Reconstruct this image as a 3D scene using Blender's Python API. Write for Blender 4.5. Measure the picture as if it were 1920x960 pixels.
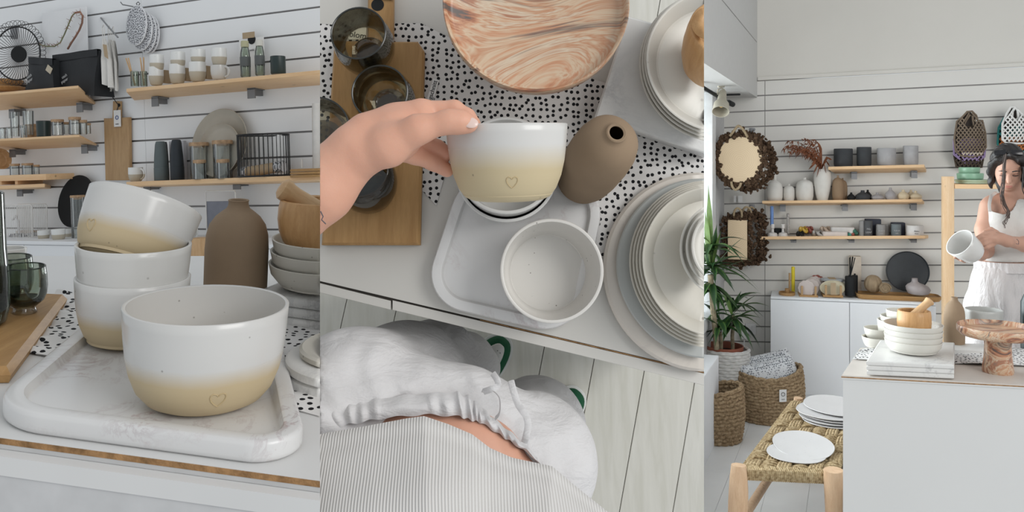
import bpy, bmesh, math, random
import numpy as np
from mathutils import Vector as V, Matrix
random.seed(7)
for o in list(bpy.data.objects): bpy.data.objects.remove(o)
SC = bpy.context.scene
COL = SC.collection
# ---------------------------------------------------------------- camera, world, lights, exposure
F = 1500.0; YH = 300.0; CAMZ = 1.76
cam = bpy.data.cameras.new('camera'); cam.sensor_width = 36; cam.lens = F/1920*36
cam.shift_y = -(480-YH)/1920; cam.clip_start = 0.02
co = bpy.data.objects.new('camera', cam); COL.objects.link(co)
co.location = (0, 0, CAMZ); co.rotation_euler = (math.pi/2, 0, 0); SC.camera = co
W = bpy.data.worlds.new('daylight'); SC.world = W; W.use_nodes = True
W.node_tree.nodes['Background'].inputs[0].default_value = (0.93, 0.97, 1.0, 1)
W.node_tree.nodes['Background'].inputs[1].default_value = 0.60
SC.view_settings.view_transform = 'Standard'; SC.view_settings.look = 'None'
SC.view_settings.gamma = 1; SC.view_settings.use_curve_mapping = False
SC.view_settings.exposure = 0.0
def area(name, loc, target, sx, sy, power, col=(1, 1, 1)):
    l = bpy.data.lights.new(name, 'AREA'); l.shape = 'RECTANGLE'; l.size = sx; l.size_y = sy
    l.energy = power; l.color = col
    o = bpy.data.objects.new(name, l); COL.objects.link(o); o.location = loc
    o.rotation_euler = (V(target)-V(loc)).to_track_quat('-Z', 'Y').to_euler()
    return o
# added key lamp behind and right of the viewer, standing in for window light
area('shop_front_daylight', (3.4, -1.6, 3.3), (0.6, 2.6, 1.2), 3.0, 2.4, 135, (1, .985, .96))
# ---------------------------------------------------------------- projection helpers (place things on real planes)
CAM = V((0, 0, CAMZ))
def P(px, py, d): return V(((px-960)/F*d, d, CAMZ-(py-YH)/F*d))
def ray(px, py): return V(((px-960)/F, 1, -(py-YH)/F))
def hit(px, py, p0, n):
    r = ray(px, py); t = (V(p0)-CAM).dot(n)/r.dot(n); return CAM+r*t
def csx(p): return p.y/math.hypot(p.x, p.y)
def wid(w, p): return w*p.y*csx(p)/F          # width in metres of an upright round thing w px wide
def hgt(h, p): return h*p.y/F
def frame(p, x, y, z):
    m = Matrix.Identity(4)
    for i in range(3): m[i][0] = x[i]; m[i][1] = y[i]; m[i][2] = z[i]; m[i][3] = p[i]
    return m
def upframe(p, z, xh=(1, 0, 0)):
    z = V(z).normalized(); x = V(xh); x = (x-z*x.dot(z)).normalized(); return frame(p, x, z.cross(x), z)
def T(x, y, z): return Matrix.Translation((x, y, z))
def RX(a): return Matrix.Rotation(math.radians(a), 4, 'X')
def RY(a): return Matrix.Rotation(math.radians(a), 4, 'Y')
def RZ(a): return Matrix.Rotation(math.radians(a), 4, 'Z')
def S3(x, y, z): return Matrix.Diagonal((x, y, z, 1))
# ---------------------------------------------------------------- mesh collector
class G:
    def __init__(s): s.v = []; s.f = []
    def add(s, vs, fs, M=None):
        n = len(s.v)
        s.v += [tuple(M @ V(v)) if M else tuple(v) for v in vs]
        s.f += [tuple(i+n for i in f) for f in fs]; return s
    def hexa(s, c, M=None):
        return s.add(c, [(0, 3, 2, 1), (4, 5, 6, 7), (0, 1, 5, 4), (1, 2, 6, 5), (2, 3, 7, 6), (3, 0, 4, 7)], M)
    def box(s, x0, x1, y0, y1, z0, z1, M=None):
        return s.hexa([(x0, y0, z0), (x1, y0, z0), (x1, y1, z0), (x0, y1, z0), (x0, y0, z1), (x1, y0, z1), (x1, y1, z1), (x0, y1, z1)], M)
    def lathe(s, prof, seg=32, M=None, wob=None):
        vs = []; rows = []
        for k, (r, z) in enumerate(prof):
            if r < 1e-6: rows.append([len(vs)]); vs.append((0, 0, z))
            else:
                row = []
                for i in range(seg):
                    a = 2*math.pi*i/seg; rr = r*(wob(a, k) if wob else 1)
                    row.append(len(vs)); vs.append((rr*math.cos(a), rr*math.sin(a), z))
                rows.append(row)
        fs = []
        for a, b in zip(rows[:-1], rows[1:]):
            for i in range(seg):
                j = (i+1) % seg
                if len(a) == 1 and len(b) == 1: continue
                if len(a) == 1: fs.append((a[0], b[j], b[i]))
                elif len(b) == 1: fs.append((a[i], a[j], b[0]))
                else: fs.append((a[i], a[j], b[j], b[i]))
        return s.add(vs, fs, M)
    def tube(s, path, r, seg=8, closed=False, M=None, flat=1.0, up=None):
        pts = [V(p) for p in path]; n = len(pts); vs = []; fs = []
        rs = r if isinstance(r, (list, tuple)) else [r]*n
        nv = None
        for i, p in enumerate(pts):
            a = pts[(i-1) % n] if (closed or i > 0) else p
            b = pts[(i+1) % n] if (closed or i < n-1) else p
            t = (b-a)
            t = t.normalized() if t.length > 1e-9 else V((0, 0, 1))
            if nv is None:
                h = V(up) if up else (V((0, 0, 1)) if abs(t.z) < .9 else V((1, 0, 0)))
                nv = (h-t*h.dot(t)).normalized()
            else:
                nv = nv-t*nv.dot(t)
                nv = nv.normalized() if nv.length > 1e-6 else t.orthogonal().normalized()
            bn = t.cross(nv)
            for k in range(seg):
                an = 2*math.pi*k/seg; vs.append(p+nv*(math.cos(an)*rs[i]*flat)+bn*(math.sin(an)*rs[i]))
        m = n if closed else n-1
        for i in range(m):
            for k in range(seg):
                k2 = (k+1) % seg; i2 = (i+1) % n
                fs.append((i*seg+k, i*seg+k2, i2*seg+k2, i2*seg+k))
        if not closed:
            fs.append(tuple(range(seg-1, -1, -1))); fs.append(tuple((n-1)*seg+k for k in range(seg)))
        return s.add(vs, fs, M)
    def loft(s, outline, layers, M=None):
        """outline: ccw 2d points; layers [(inset, z)...]; capped both ends"""
        n = len(outline); vs = []; fs = []
        for ins, z in layers:
            for q in inset(outline, ins): vs.append((q[0], q[1], z))
        for k in range(len(layers)-1):
            for i in range(n):
                j = (i+1) % n; fs.append((k*n+i, k*n+j, (k+1)*n+j, (k+1)*n+i))
        fs.append(tuple(range(n-1, -1, -1))); b = (len(layers)-1)*n; fs.append(tuple(range(b, b+n)))
        return s.add(vs, fs, M)
    def ball(s, c, r, seg=12, rings=8, M=None):
        if not isinstance(r, (tuple, list)): r = (r, r, r)
        prof = [(math.sin(math.pi*i/rings), -math.cos(math.pi*i/rings)) for i in range(rings+1)]
        prof[0] = (0, -1); prof[-1] = (0, 1)
        m = T(*c) @ S3(*r)
        return s.lathe(prof, seg, (M @ m) if M else m)
    def grid(s, fn, nu, nv, M=None, closed_u=False):
        vs = [fn(i/(nu if closed_u else nu-1), j/(nv-1)) for j in range(nv) for i in range(nu)]; fs = []
        for j in range(nv-1):
            for i in range(nu if closed_u else nu-1):
                i2 = (i+1) % nu
                fs.append((j*nu+i, j*nu+i2, (j+1)*nu+i2, (j+1)*nu+i))
        return s.add(vs, fs, M)
    def mesh(s, name='m'):
        me = bpy.data.meshes.new(name); me.from_pydata(s.v, [], s.f); me.validate(); me.update(); return me
def inset(pts, d):
    if abs(d) < 1e-9: return [tuple(p[:2]) for p in pts]
    n = len(pts); out = []
    for i in range(n):
        a = V(pts[i-1][:2]); p = V(pts[i][:2]); b = V(pts[(i+1) % n][:2])
        e1 = (p-a); e2 = (b-p)
        e1 = e1.normalized() if e1.length > 1e-9 else e2.normalized()
        e2 = e2.normalized() if e2.length > 1e-9 else e1
        n1 = V((-e1.y, e1.x)); n2 = V((-e2.y, e2.x)); m = (n1+n2)
        m = m.normalized() if m.length > 1e-9 else n1
        c = max(.35, m.dot(n1)); out.append(tuple(p+m*(d/c)))
    return out
def rpoly(pts, r, seg=6):
    """round the corners of a ccw polygon"""
    n = len(pts); out = []
    for i in range(n):
        a = V(pts[i-1][:2]); p = V(pts[i][:2]); b = V(pts[(i+1) % n][:2])
        rr = r[i] if isinstance(r, (list, tuple)) else r
        rr = min(rr, (a-p).length*.48, (b-p).length*.48)
        p1 = p+(a-p).normalized()*rr; p2 = p+(b-p).normalized()*rr
        e1, e2 = (a-p).normalized(), (b-p).normalized(); th = math.acos(max(-1, min(1, e1.dot(e2)))); R_ = rr*math.tan(th/2)
        bis = (e1+e2).normalized(); c_ = p+bis*(R_/max(.05, math.sin(th/2))); d1, d2 = p1-c_, p2-c_
        tot = d1.angle_signed(d2) if d1.length > 1e-9 and d2.length > 1e-9 else 0
        for k in range(seg+1):
            q_ = d1.copy(); q_.rotate(Matrix.Rotation(-tot*k/seg, 2)); out.append(tuple(c_+q_))
    return out
def ccw(pts):
    a = sum(pts[i-1][0]*pts[i][1]-pts[i][0]*pts[i-1][1] for i in range(len(pts)))
    return pts if a > 0 else pts[::-1]
def circ(r, n=40, ry=None, wob=0, seed=0):
    rnd = random.Random(seed); ph = [rnd.uniform(0, 6.3) for _ in range(4)]
    out = []
    for i in range(n):
        a = 2*math.pi*i/n; k = 1+wob*(math.sin(2*a+ph[0])+.6*math.sin(3*a+ph[1])+.4*math.sin(5*a+ph[2]))
        out.append((r*k*math.cos(a), (ry or r)*k*math.sin(a)))
    return out
# ---------------------------------------------------------------- object helpers
def obj(name, g, mat, parent=None, M=None, smooth=38, bevel=0, bseg=2):
    me = g.mesh(name) if isinstance(g, G) else g
    if bevel:
        bm = bmesh.new(); bm.from_mesh(me)
        bmesh.ops.remove_doubles(bm, verts=bm.verts, dist=1e-6)
        es = [e for e in bm.edges if len(e.link_faces) == 2 and e.calc_face_angle(0) > .5]
        bmesh.ops.bevel(bm, geom=es, offset=bevel, segments=bseg, profile=.5, affect='EDGES', clamp_overlap=True)
        bm.to_mesh(me); bm.free()
    if smooth:
        me.shade_smooth()
        me.set_sharp_from_angle(angle=math.radians(smooth))
    if mat is not None:
        me.materials.clear(); me.materials.append(mat)
    o = bpy.data.objects.new(name, me); COL.objects.link(o)
    if parent is not None: o.parent = parent
    if M is not None: o.matrix_local = M
    return o
def tag(o, label, cat, group=None):
    o['label'] = label; o['category'] = cat
    if group: o['group'] = group
    return o
MI = {}
def thing(name, label, cat, M, group=None):
    o = bpy.data.objects.new(name, None); COL.objects.link(o); o.empty_display_size = .05
    o.matrix_local = M; MI[o.name] = M.inverted(); return tag(o, label, cat, group)
def struct(name, g, mat, parent=None, M=None, **kw):
    o = obj(name, g, mat, parent, M, **kw)
    if parent is None: o['kind'] = 'structure'
    return o
def single(name, label, cat, g, mat, M, group=None, **kw):
    return tag(obj(name, g, mat, None, M, **kw), label, cat, group)
def clones(root, M, label=None, group=None):
    r = root.copy(); COL.objects.link(r); r.matrix_local = M
    if label: r['label'] = label
    if group: r['group'] = group
    for ch in list(root.children):
        c = ch.copy(); COL.objects.link(c); c.parent = r
        for gch in ch.children:
            d = gch.copy(); COL.objects.link(d); d.parent = c
    return r
def sc(prof, r, h): return [(a*r, b*h) for a, b in prof]
def shell(outer, t, floor=None):
    """outer: bottom->top profile of (r,z); gives a hollow vessel of wall t"""
    fl = outer[0][1]+(floor if floor else t)
    inn = [(max(r-t, 0.0005), max(z, fl)) for r, z in outer if z >= fl-1e-6]
    if inn and inn[0][1] > fl+1e-6: inn = [(max(inn[0][0], .0005), fl)]+inn
    return [(0, outer[0][1])]+list(outer)+[(outer[-1][0]-t*.35, outer[-1][1]+t*.25)]+inn[::-1]+[(0, fl)]
# ---------------------------------------------------------------- signed-distance bodies (one continuous surface)
def sdf_mesh(prims, h, k):
    lo = np.array([1e9]*3); hi = -lo
    for p in prims:
        if p[0] == 'cap':
            for q, r in ((p[1], p[3]), (p[2], p[4])): lo = np.minimum(lo, np.array(q)-r); hi = np.maximum(hi, np.array(q)+r)
        else: r = max(p[3]); lo = np.minimum(lo, np.array(p[1])-r); hi = np.maximum(hi, np.array(p[1])+r)
    lo = lo-2*h-k*.3; hi = hi+2*h+k*.3
    n = np.ceil((hi-lo)/h).astype(int)+1
    ax = [lo[i]+h*np.arange(n[i]) for i in range(3)]
    D = np.full(n, 1.0, np.float32)
    for p in prims:
        kk = p[5] if len(p) > 5 else k
        if p[0] == 'cap':
            a, b, ra, rb = np.array(p[1], float), np.array(p[2], float), p[3], p[4]
            l2 = np.minimum(a-ra, b-rb)-kk-2*h; h2 = np.maximum(a+ra, b+rb)+kk+2*h
        else:
            c = np.array(p[1], float); r = max(p[3]); l2 = c-r-kk-2*h; h2 = c+r+kk+2*h
        i0 = np.clip(((l2-lo)/h).astype(int), 0, n-1); i1 = np.clip(((h2-lo)/h).astype(int)+1, 1, n)
        X, Y, Z = np.meshgrid(ax[0][i0[0]:i1[0]], ax[1][i0[1]:i1[1]], ax[2][i0[2]:i1[2]], indexing='ij')
        if p[0] == 'cap':
            ba = b-a; L = ba.dot(ba)+1e-12
            t = np.clip(((X-a[0])*ba[0]+(Y-a[1])*ba[1]+(Z-a[2])*ba[2])/L, 0, 1)
            d = np.sqrt((X-a[0]-t*ba[0])**2+(Y-a[1]-t*ba[1])**2+(Z-a[2]-t*ba[2])**2)-(ra+(rb-ra)*t)
        else:
            R = p[2]  # 3x3 rows = local axes
            q = [(X-c[0])*R[i][0]+(Y-c[1])*R[i][1]+(Z-c[2])*R[i][2] for i in range(3)]
            rr = p[3]
            k0 = np.sqrt(sum((q[i]/rr[i])**2 for i in range(3)))
            k1 = np.sqrt(sum((q[i]/rr[i]**2)**2 for i in range(3)))+1e-9
            d = k0*(k0-1)/k1
        sl = (slice(i0[0], i1[0]), slice(i0[1], i1[1]), slice(i0[2], i1[2])); o = D[sl]
        if p[0] == 'cut': pass
        hh = np.maximum(kk-np.abs(o-d), 0)/kk
        D[sl] = np.minimum(o, d)-hh*hh*kk*.25
    return nets(D, lo, h)
def nets(D, lo, h):
    ins = D < 0; nx, ny, nz = D.shape
    cnt = np.zeros((nx-1, ny-1, nz-1), np.int8)
    cs = [(a, b, c) for a in (0, 1) for b in (0, 1) for c in (0, 1)]
    def C(A, c): return A[c[0]:nx-1+c[0], c[1]:ny-1+c[1], c[2]:nz-1+c[2]]
    for c in cs: cnt += C(ins, c)
    act = (cnt > 0) & (cnt < 8); idx = np.full(act.shape, -1, np.int64); ii = np.argwhere(act)
    idx[act] = np.arange(len(ii))
    pos = np.zeros((len(ii), 3)); w = np.zeros(len(ii))
    for i, a in enumerate(cs):
        for b in cs[i+1:]:
            if sum(abs(a[q]-b[q]) for q in range(3)) != 1: continue
            da = C(D, a)[act].astype(float); db = C(D, b)[act].astype(float); m = (da < 0) != (db < 0)
            t = np.where(m, da/(da-db+1e-12), 0)
            for q in range(3): pos[:, q] += np.where(m, a[q]+t*(b[q]-a[q]), 0)
            w += m
    pos = (ii+pos/np.maximum(w, 1)[:, None])*h+lo
    faces = []
    for axis in range(3):
        sa = [slice(None)]*3; sb = [slice(None)]*3; sa[axis] = slice(0, -1); sb[axis] = slice(1, None)
        A = ins[tuple(sa)]; B = ins[tuple(sb)]; e = np.argwhere(A != B)
        u, v = (axis+1) % 3, (axis+2) % 3
        ok = (e[:, u] > 0) & (e[:, v] > 0) & (e[:, u] < D.shape[u]-1) & (e[:, v] < D.shape[v]-1); e = e[ok]
        s = A[tuple(e.T)]
        def gi(du, dv):
            q = e.copy(); q[:, u] -= du; q[:, v] -= dv; return idx[tuple(q.T)]
        q = np.stack([gi(1, 1), gi(0, 1), gi(0, 0), gi(1, 0)], 1)
        q[~s] = q[~s][:, ::-1]; faces.append(q)
    faces = np.concatenate(faces); faces = faces[(faces >= 0).all(1)]
    g = G(); g.v = [tuple(p) for p in pos]; g.f = [tuple(int(x) for x in f) for f in faces]
    return g
# ---------------------------------------------------------------- cutting at a bay's end wall
def clip_end(o, px, side):
    """cut a mesh at the vertical end plane of its bay; side=-1 keeps the left of it, +1 the right"""
    n = V((1, -(px-960)/F, 0)).normalized()*(-side)      # points to the side that is removed
    mw = o.matrix_world; inv = mw.inverted()
    vs = np.array([tuple(mw @ v.co) for v in o.data.vertices]); dd = (vs-np.array(CAM)) @ np.array(n)
    if dd.max() <= 0: return True
    if dd.min() >= 0: return False
    me = o.data.copy(); o.data = me
    bm = bmesh.new(); bm.from_mesh(me)
    pn = (inv.to_3x3() @ n) if True else n
    pn = (mw.to_3x3().transposed() @ n).normalized(); pc = inv @ CAM
    r = bmesh.ops.bisect_plane(bm, geom=bm.verts[:]+bm.edges[:]+bm.faces[:], plane_co=pc, plane_no=pn, clear_outer=True, dist=1e-6)
    es = [e for e in r['geom_cut'] if isinstance(e, bmesh.types.BMEdge)]
    try: bmesh.ops.holes_fill(bm, edges=es, sides=0)
    except Exception: pass
    bm.to_mesh(me); bm.free(); me.update(); return True
def clip_all(objs, px, side):
    bpy.context.view_layer.update()
    for o in objs:
        if o.type == 'MESH' and not clip_end(o, px, side):
            for c in list(o.children): bpy.data.objects.remove(c)
            bpy.data.objects.remove(o)
def since(mark): return [o for o in COL.objects if o.name not in mark]
def names(): return set(o.name for o in COL.objects)
# ---------------------------------------------------------------- materials
class Mt:
    def __init__(s, name, rough=.5, spec=.5, metal=0, col=None):
        s.m = bpy.data.materials.new(name); s.m.use_nodes = True; s.nt = s.m.node_tree; s.nt.nodes.clear()
        s.out = s.nt.nodes.new('ShaderNodeOutputMaterial'); s.b = s.nt.nodes.new('ShaderNodeBsdfPrincipled')
        s.nt.links.new(s.b.outputs[0], s.out.inputs[0])
        s.set(s.b, 'Roughness', rough); s.set(s.b, 'Specular IOR Level', spec); s.set(s.b, 'Metallic', metal)
        if col is not None: s.set(s.b, 'Base Color', col)
    def set(s, nd, k, v):
        i = nd.inputs[k]
        if isinstance(v, bpy.types.NodeSocket): s.nt.links.new(v, i)
        elif isinstance(v, bpy.types.Node): s.nt.links.new(v.outputs[0], i)
        else:
            if hasattr(v, '__len__') and len(v) == 3 and i.type == 'RGBA': v = tuple(v)+(1,)
            i.default_value = v
    def n(s, t, ins={}, **props):
        nd = s.nt.nodes.new('ShaderNode'+t)
        for k, v in props.items(): setattr(nd, k, v)
        for k, v in ins.items(): s.set(nd, k, v)
        return nd
    def co(s, kind='Object', scale=(1, 1, 1), rot=(0, 0, 0), loc=(0, 0, 0)):
        t = s.n('TexCoord')
        return s.n('Mapping', {'Vector': t.outputs[kind], 'Scale': scale, 'Rotation': rot, 'Location': loc}).outputs[0]
    def noise(s, v, scale, detail=3, rough=.5, dist=0):
        return s.n('TexNoise', {'Vector': v, 'Scale': scale, 'Detail': detail, 'Roughness': rough, 'Distortion': dist}).outputs[0]
    def ramp(s, f, stops, interp='LINEAR'):
        r = s.n('ValToRGB', {'Fac': f}); cr = r.color_ramp; cr.interpolation = interp
        while len(cr.elements) < len(stops): cr.elements.new(.5)
        for e, (p, c) in zip(cr.elements, stops): e.position = p; e.color = tuple(c)+(1,) if len(c) == 3 else c
        return r.outputs[0]
    def mix(s, f, a, b, mode='MIX'):
        m = s.n('Mix', data_type='RGBA', blend_type=mode)
        s.set(m, 0, f); s.set(m, 6, a); s.set(m, 7, b); return m.outputs[2]
    def ma(s, op, a, b=None, c=None):
        m = s.n('Math', operation=op); s.set(m, 0, a)
        if b is not None: s.set(m, 1, b)
        if c is not None: s.set(m, 2, c)
        return m.outputs[0]
    def xyz(s, v): return s.n('SeparateXYZ', {0: v}).outputs
    def bump(s, h, strength=.3, dist=.002):
        b = s.n('Bump', {'Height': h, 'Strength': strength, 'Distance': dist}); s.set(s.b, 'Normal', b.outputs[0])
    def col(s, c): s.set(s.b, 'Base Color', c); return s
_MC = {}
def plain(name, col, rough=.5, spec=.5, metal=0, var=.06, scale=25, bump=0, bscale=200):
    if name in _MC: return _MC[name]
    m = Mt(name, rough, spec, metal); v = m.co()
    nz = m.noise(v, scale, 3)
    d = tuple(max(0, c*(1-var)) for c in col); l = tuple(min(1, c*(1+var)) for c in col)
    m.col(m.ramp(nz, [(.3, d), (.7, l)]))
    if bump: m.bump(m.noise(v, bscale, 2), bump, .001)
    _MC[name] = m.m; return m.m
def wood(name, a, b, rough=.5, axis=0, scale=9, stretch=9, kn=True):
    """grain runs along the local axis"""
    if name in _MC: return _MC[name]
    m = Mt(name, rough, .35); sc_ = [1.0, 1.0, 1.0]
    for i in range(3):
        if i != axis: sc_[i] = stretch
    v = m.co(scale=sc_)
    w = m.noise(v, scale, 5, .6, .8)
    fine = m.noise(m.co(scale=[c*5 for c in sc_]), scale*2, 2)
    c1 = m.ramp(w, [(.28, a), (.5, tuple((x+y)/2 for x, y in zip(a, b))), (.72, b)])
    c2 = m.mix(m.ma('MULTIPLY', fine, .35), c1, tuple(x*.62 for x in a))
    if kn:
        vo = m.n('TexVoronoi', {'Vector': m.co(scale=[1 if i == axis else 2.2 for i in range(3)]), 'Scale': 5.5})
        k = m.ramp(vo.outputs['Distance'], [(.035, (1, 1, 1)), (.085, (0, 0, 0))])
        c2 = m.mix(m.ma('MULTIPLY', k, .75), c2, tuple(x*.38 for x in a))
    m.col(c2); m.bump(w, .08, .001); _MC[name] = m.m; return m.m
def twotone(name, top, bot, split=.45, soft=.1, rough=.22, speck=.5):
    """glazed stoneware: glaze above, bare clay below (by height on the pot)"""
    if name in _MC: return _MC[name]
    m = Mt(name, rough, .5); g = m.co('Generated'); z = m.xyz(g)[2]; o = m.co()
    z2 = m.ma('ADD', z, m.ma('MULTIPLY', m.ma('SUBTRACT', m.noise(m.co(scale=(1, 1, .3)), 30, 2), .5), .06))
    f = m.n('MapRange', {0: z2, 1: split-soft, 2: split+soft, 3: 0.0, 4: 1.0}).outputs[0]
    ring = m.noise(m.co(scale=(.5, .5, 60)), 4, 2)
    botc = m.mix(m.ma('MULTIPLY', ring, .35), bot, tuple(c*.86 for c in bot))
    topc = m.mix(m.ma('MULTIPLY', m.noise(o, 14, 2), .25), top, tuple(c*.9 for c in top))
    c = m.mix(f, botc, topc)
    vo = m.n('TexVoronoi', {'Vector': o, 'Scale': 75.0})
    sp = m.ramp(vo.outputs['Distance'], [(.07, (1, 1, 1)), (.12, (0, 0, 0))])
    sel = m.ramp(m.n('TexWhiteNoise', {0: vo.outputs['Position']}).outputs[0], [(.86, (0, 0, 0)), (.87, (1, 1, 1))])
    c = m.mix(m.ma('MULTIPLY', m.ma('MULTIPLY', sp, sel), speck), c, (.12, .10, .08))
    m.col(c); m.set(m.b, 'Roughness', m.ma('MULTIPLY_ADD', f, -(.55-rough), .55))
    m.bump(m.noise(m.co(scale=(.4, .4, 1)), 60, 2), .04, .001)
    _MC[name] = m.m; return m.m
def speckled(name, col, rough=.3, dens=60, amt=.7, var=.08):
    if name in _MC: return _MC[name]
    m = Mt(name, rough, .5); o = m.co()
    base = m.mix(m.noise(o, 9, 3), tuple(c*(1-var) for c in col), col)
    vo = m.n('TexVoronoi', {'Vector': o, 'Scale': float(dens)})
    sp = m.ramp(vo.outputs['Distance'], [(.08, (1, 1, 1)), (.14, (0, 0, 0))])
    sel = m.ramp(m.n('TexWhiteNoise', {0: vo.outputs['Position']}).outputs[0], [(.72, (0, 0, 0)), (.73, (1, 1, 1))])
    m.col(m.mix(m.ma('MULTIPLY', m.ma('MULTIPLY', sp, sel), amt), base, (.13, .11, .09)))
    _MC[name] = m.m; return m.m
def marble(name, base, vein, vein2, scale=6, rough=.25, amt=.6):
    if name in _MC: return _MC[name]
    m = Mt(name, rough, .5); o = m.co()
    n1 = m.noise(o, scale, 6, .65, 1.2)
    v1 = m.ramp(n1, [(.46, (0, 0, 0)), (.5, (1, 1, 1)), (.54, (0, 0, 0))])
    msk = m.ramp(m.noise(o, scale*.6, 2), [(.48, (0, 0, 0)), (.7, (1, 1, 1))])
    sp = m.ramp(m.noise(o, scale*4.5, 5, .7), [(.57, (0, 0, 0)), (.68, (1, 1, 1))])
    cloud = m.mix(m.noise(o, scale*.5, 3), base, tuple(b*.92 for b in base))
    c = m.mix(m.ma('MULTIPLY', m.ma('MULTIPLY', v1, msk), amt), cloud, vein)
    c = m.mix(m.ma('MULTIPLY', m.ma('MULTIPLY', sp, msk), amt), c, vein2)
    m.col(c); _MC[name] = m.m; return m.m
def agate(name='swirled_clay', sc_=2.0, rot=(.3, .2, .45)):
    if name in _MC: return _MC[name]
    m = Mt(name, .3, .45); v = m.co(rot=rot, scale=(.8, 1.6, 1.6))
    warp = m.n('TexNoise', {'Vector': v, 'Scale': sc_*1.5, 'Detail': 2.0, 'Roughness': .45}).outputs['Color']
    v2 = m.n('VectorMath', {0: v, 1: m.n('VectorMath', {0: warp, 3: .7}, operation='SCALE').outputs[0]}, operation='ADD').outputs[0]
    st = m.n('VectorMath', {0: v2, 1: (.35, 2.2, 1.0)}, operation='MULTIPLY').outputs[0]
    w = m.noise(st, sc_*3.2, 5, .62, .5)
    c = m.ramp(w, [(.34, (.12, .10, .09)), (.40, (.36, .15, .085)), (.445, (.55, .29, .17)), (.49, (.62, .48, .34)), (.53, (.50, .25, .14)), (.57, (.63, .52, .39)), (.62, (.42, .19, .11)), (.68, (.26, .19, .15))])
    w2 = m.noise(m.n('VectorMath', {0: v2, 1: (.5, 3.4, 1.3)}, operation='MULTIPLY').outputs[0], sc_*1.7, 4, .6, .4)
    dk = m.ramp(w2, [(.55, (0, 0, 0)), (.60, (1, 1, 1)), (.66, (0, 0, 0))])
    c = m.mix(m.ma('MULTIPLY', dk, .75), c, (.10, .09, .09))
    m.col(c); _MC[name] = m.m; return m.m
def dots(name, scale, bg=(.76, .75, .74), fg=(.012, .012, .014), thr=.23, coord='Object', rough=.85, rnd=.75, bumpy=0):
    if name in _MC: return _MC[name]
    m = Mt(name, rough, .2); v = m.co(coord)
    if True:
        x = m.xyz(v); v = m.n('CombineXYZ', {0: x[0], 1: x[1]}).outputs[0]
    vo = m.n('TexVoronoi', {'Vector': v, 'Scale': float(scale), 'Randomness': rnd}, voronoi_dimensions='2D')
    d = m.ma('ADD', vo.outputs['Distance'], m.ma('MULTIPLY', m.ma('SUBTRACT', m.noise(v, scale*1.5, 1), .5), .12))
    f = m.ramp(d, [(thr-.02, (1, 1, 1)), (thr+.02, (0, 0, 0))])
    bgc = m.mix(m.noise(v, 12, 2), bg, tuple(b*.93 for b in bg))
    m.col(m.mix(f, bgc, fg)); m.bump(m.noise(v, 900, 1), .15, .0005)
    _MC[name] = m.m; return m.m
def glass(name, col=(1, 1, 1), rough=.02, tint=.25, body=(0, 0, 0)):
    """thin clear or smoked glass: see-through film plus sharp gloss"""
    if name in _MC: return _MC[name]
    m = Mt(name); nt = m.nt
    tr = m.n('BsdfTransparent', {'Color': col}); gl = m.n('BsdfGlossy', {'Color': (1, 1, 1), 'Roughness': rough})
    fr = m.n('Fresnel', {'IOR': 1.45})
    mx = m.n('MixShader', {0: m.ma('MULTIPLY_ADD', fr.outputs[0], .9, .02), 1: tr.outputs[0], 2: gl.outputs[0]})
    nt.nodes.remove(m.b); nt.links.new(mx.outputs[0], m.out.inputs[0]); _MC[name] = m.m; return m.m
def fabric(name, col, rough=.9, wr=.5, wscale=6, weave=500, sss=0, var=.05, aniso=(1, 1, 1)):
    if name in _MC: return _MC[name]
    m = Mt(name, rough, .15); v = m.co(); w = m.noise(m.co(scale=aniso), wscale, 4, .55, .4)
    m.col(m.mix(m.noise(v, wscale*2, 2), col, tuple(c*(1-var) for c in col)))
    h = m.ma('ADD', m.ma('MULTIPLY', w, 6.0), m.ma('MULTIPLY', m.noise(v, weave, 2), .22))
    m.bump(h, wr, .006); m.set(m.b, 'Sheen Weight', .15)
    _MC[name] = m.m; return m.m
WHITE = plain('white_paint', (.80, .815, .835), .55, .3, var=.02, scale=3)
SLAT = plain('white_slat_board', (.84, .855, .87), .5, .35, var=.015, scale=2)
GROOVE = plain('groove_shadow_metal', (.26, .25, .245), .45, .4, .3, var=.25, scale=3)  # dark metallic grey of the grooves between boards
CABW = plain('cabinet_white', (.78, .80, .825), .42, .4, var=.01, scale=2)
PINE = wood('pine_board', (.78, .50, .27), (.86, .62, .38), .5, 0, 6, 9)
PINEV = wood('pine_post', (.76, .50, .28), (.88, .66, .43), .5, 2, 6, 9)
OAK = wood('oak', (.35, .19, .07), (.50, .30, .125), .5, 0, 7, 10, False)
OAKY = wood('oak_long', (.35, .19, .07), (.50, .30, .125), .5, 1, 7, 10, False)
OAKZ = wood('oak_upright', (.40, .25, .125), (.55, .37, .20), .5, 2, 6, 9, False)
BEECH = wood('beech_turned', (.50, .27, .11), (.66, .40, .19), .4, 2, 11, 7, False)
BEECHX = wood('beech_light', (.55, .33, .16), (.71, .48, .27), .42, 2, 9, 8, False)
CORK = plain('cork_lid', (.43, .29, .18), .8, .2, var=.25, scale=60)
STEEL = plain('bracket_steel', (.22, .225, .235), .45, .5, .4, var=.04)
BLACKW = plain('black_wire', (.015, .016, .018), .45, .4)
BLACKM = plain('black_matte', (.012, .013, .014), .7, .3)
CHAR = plain('charcoal_matte', (.045, .048, .052), .7, .3)
DGREEN = plain('dark_green_glaze', (.016, .032, .032), .35, .5)
SLATEG = plain('slate_green_mill', (.11, .135, .14), .6, .35)
NAVY = plain('dark_slate_mill', (.03, .037, .045), .6, .35)
BROWN = plain('brown_matte_clay', (.285, .205, .135), .75, .25, var=.08, scale=14, bump=.12, bscale=900)
BEIGEP = plain('beige_plate', (.47, .435, .37), .5, .4, var=.03)
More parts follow.
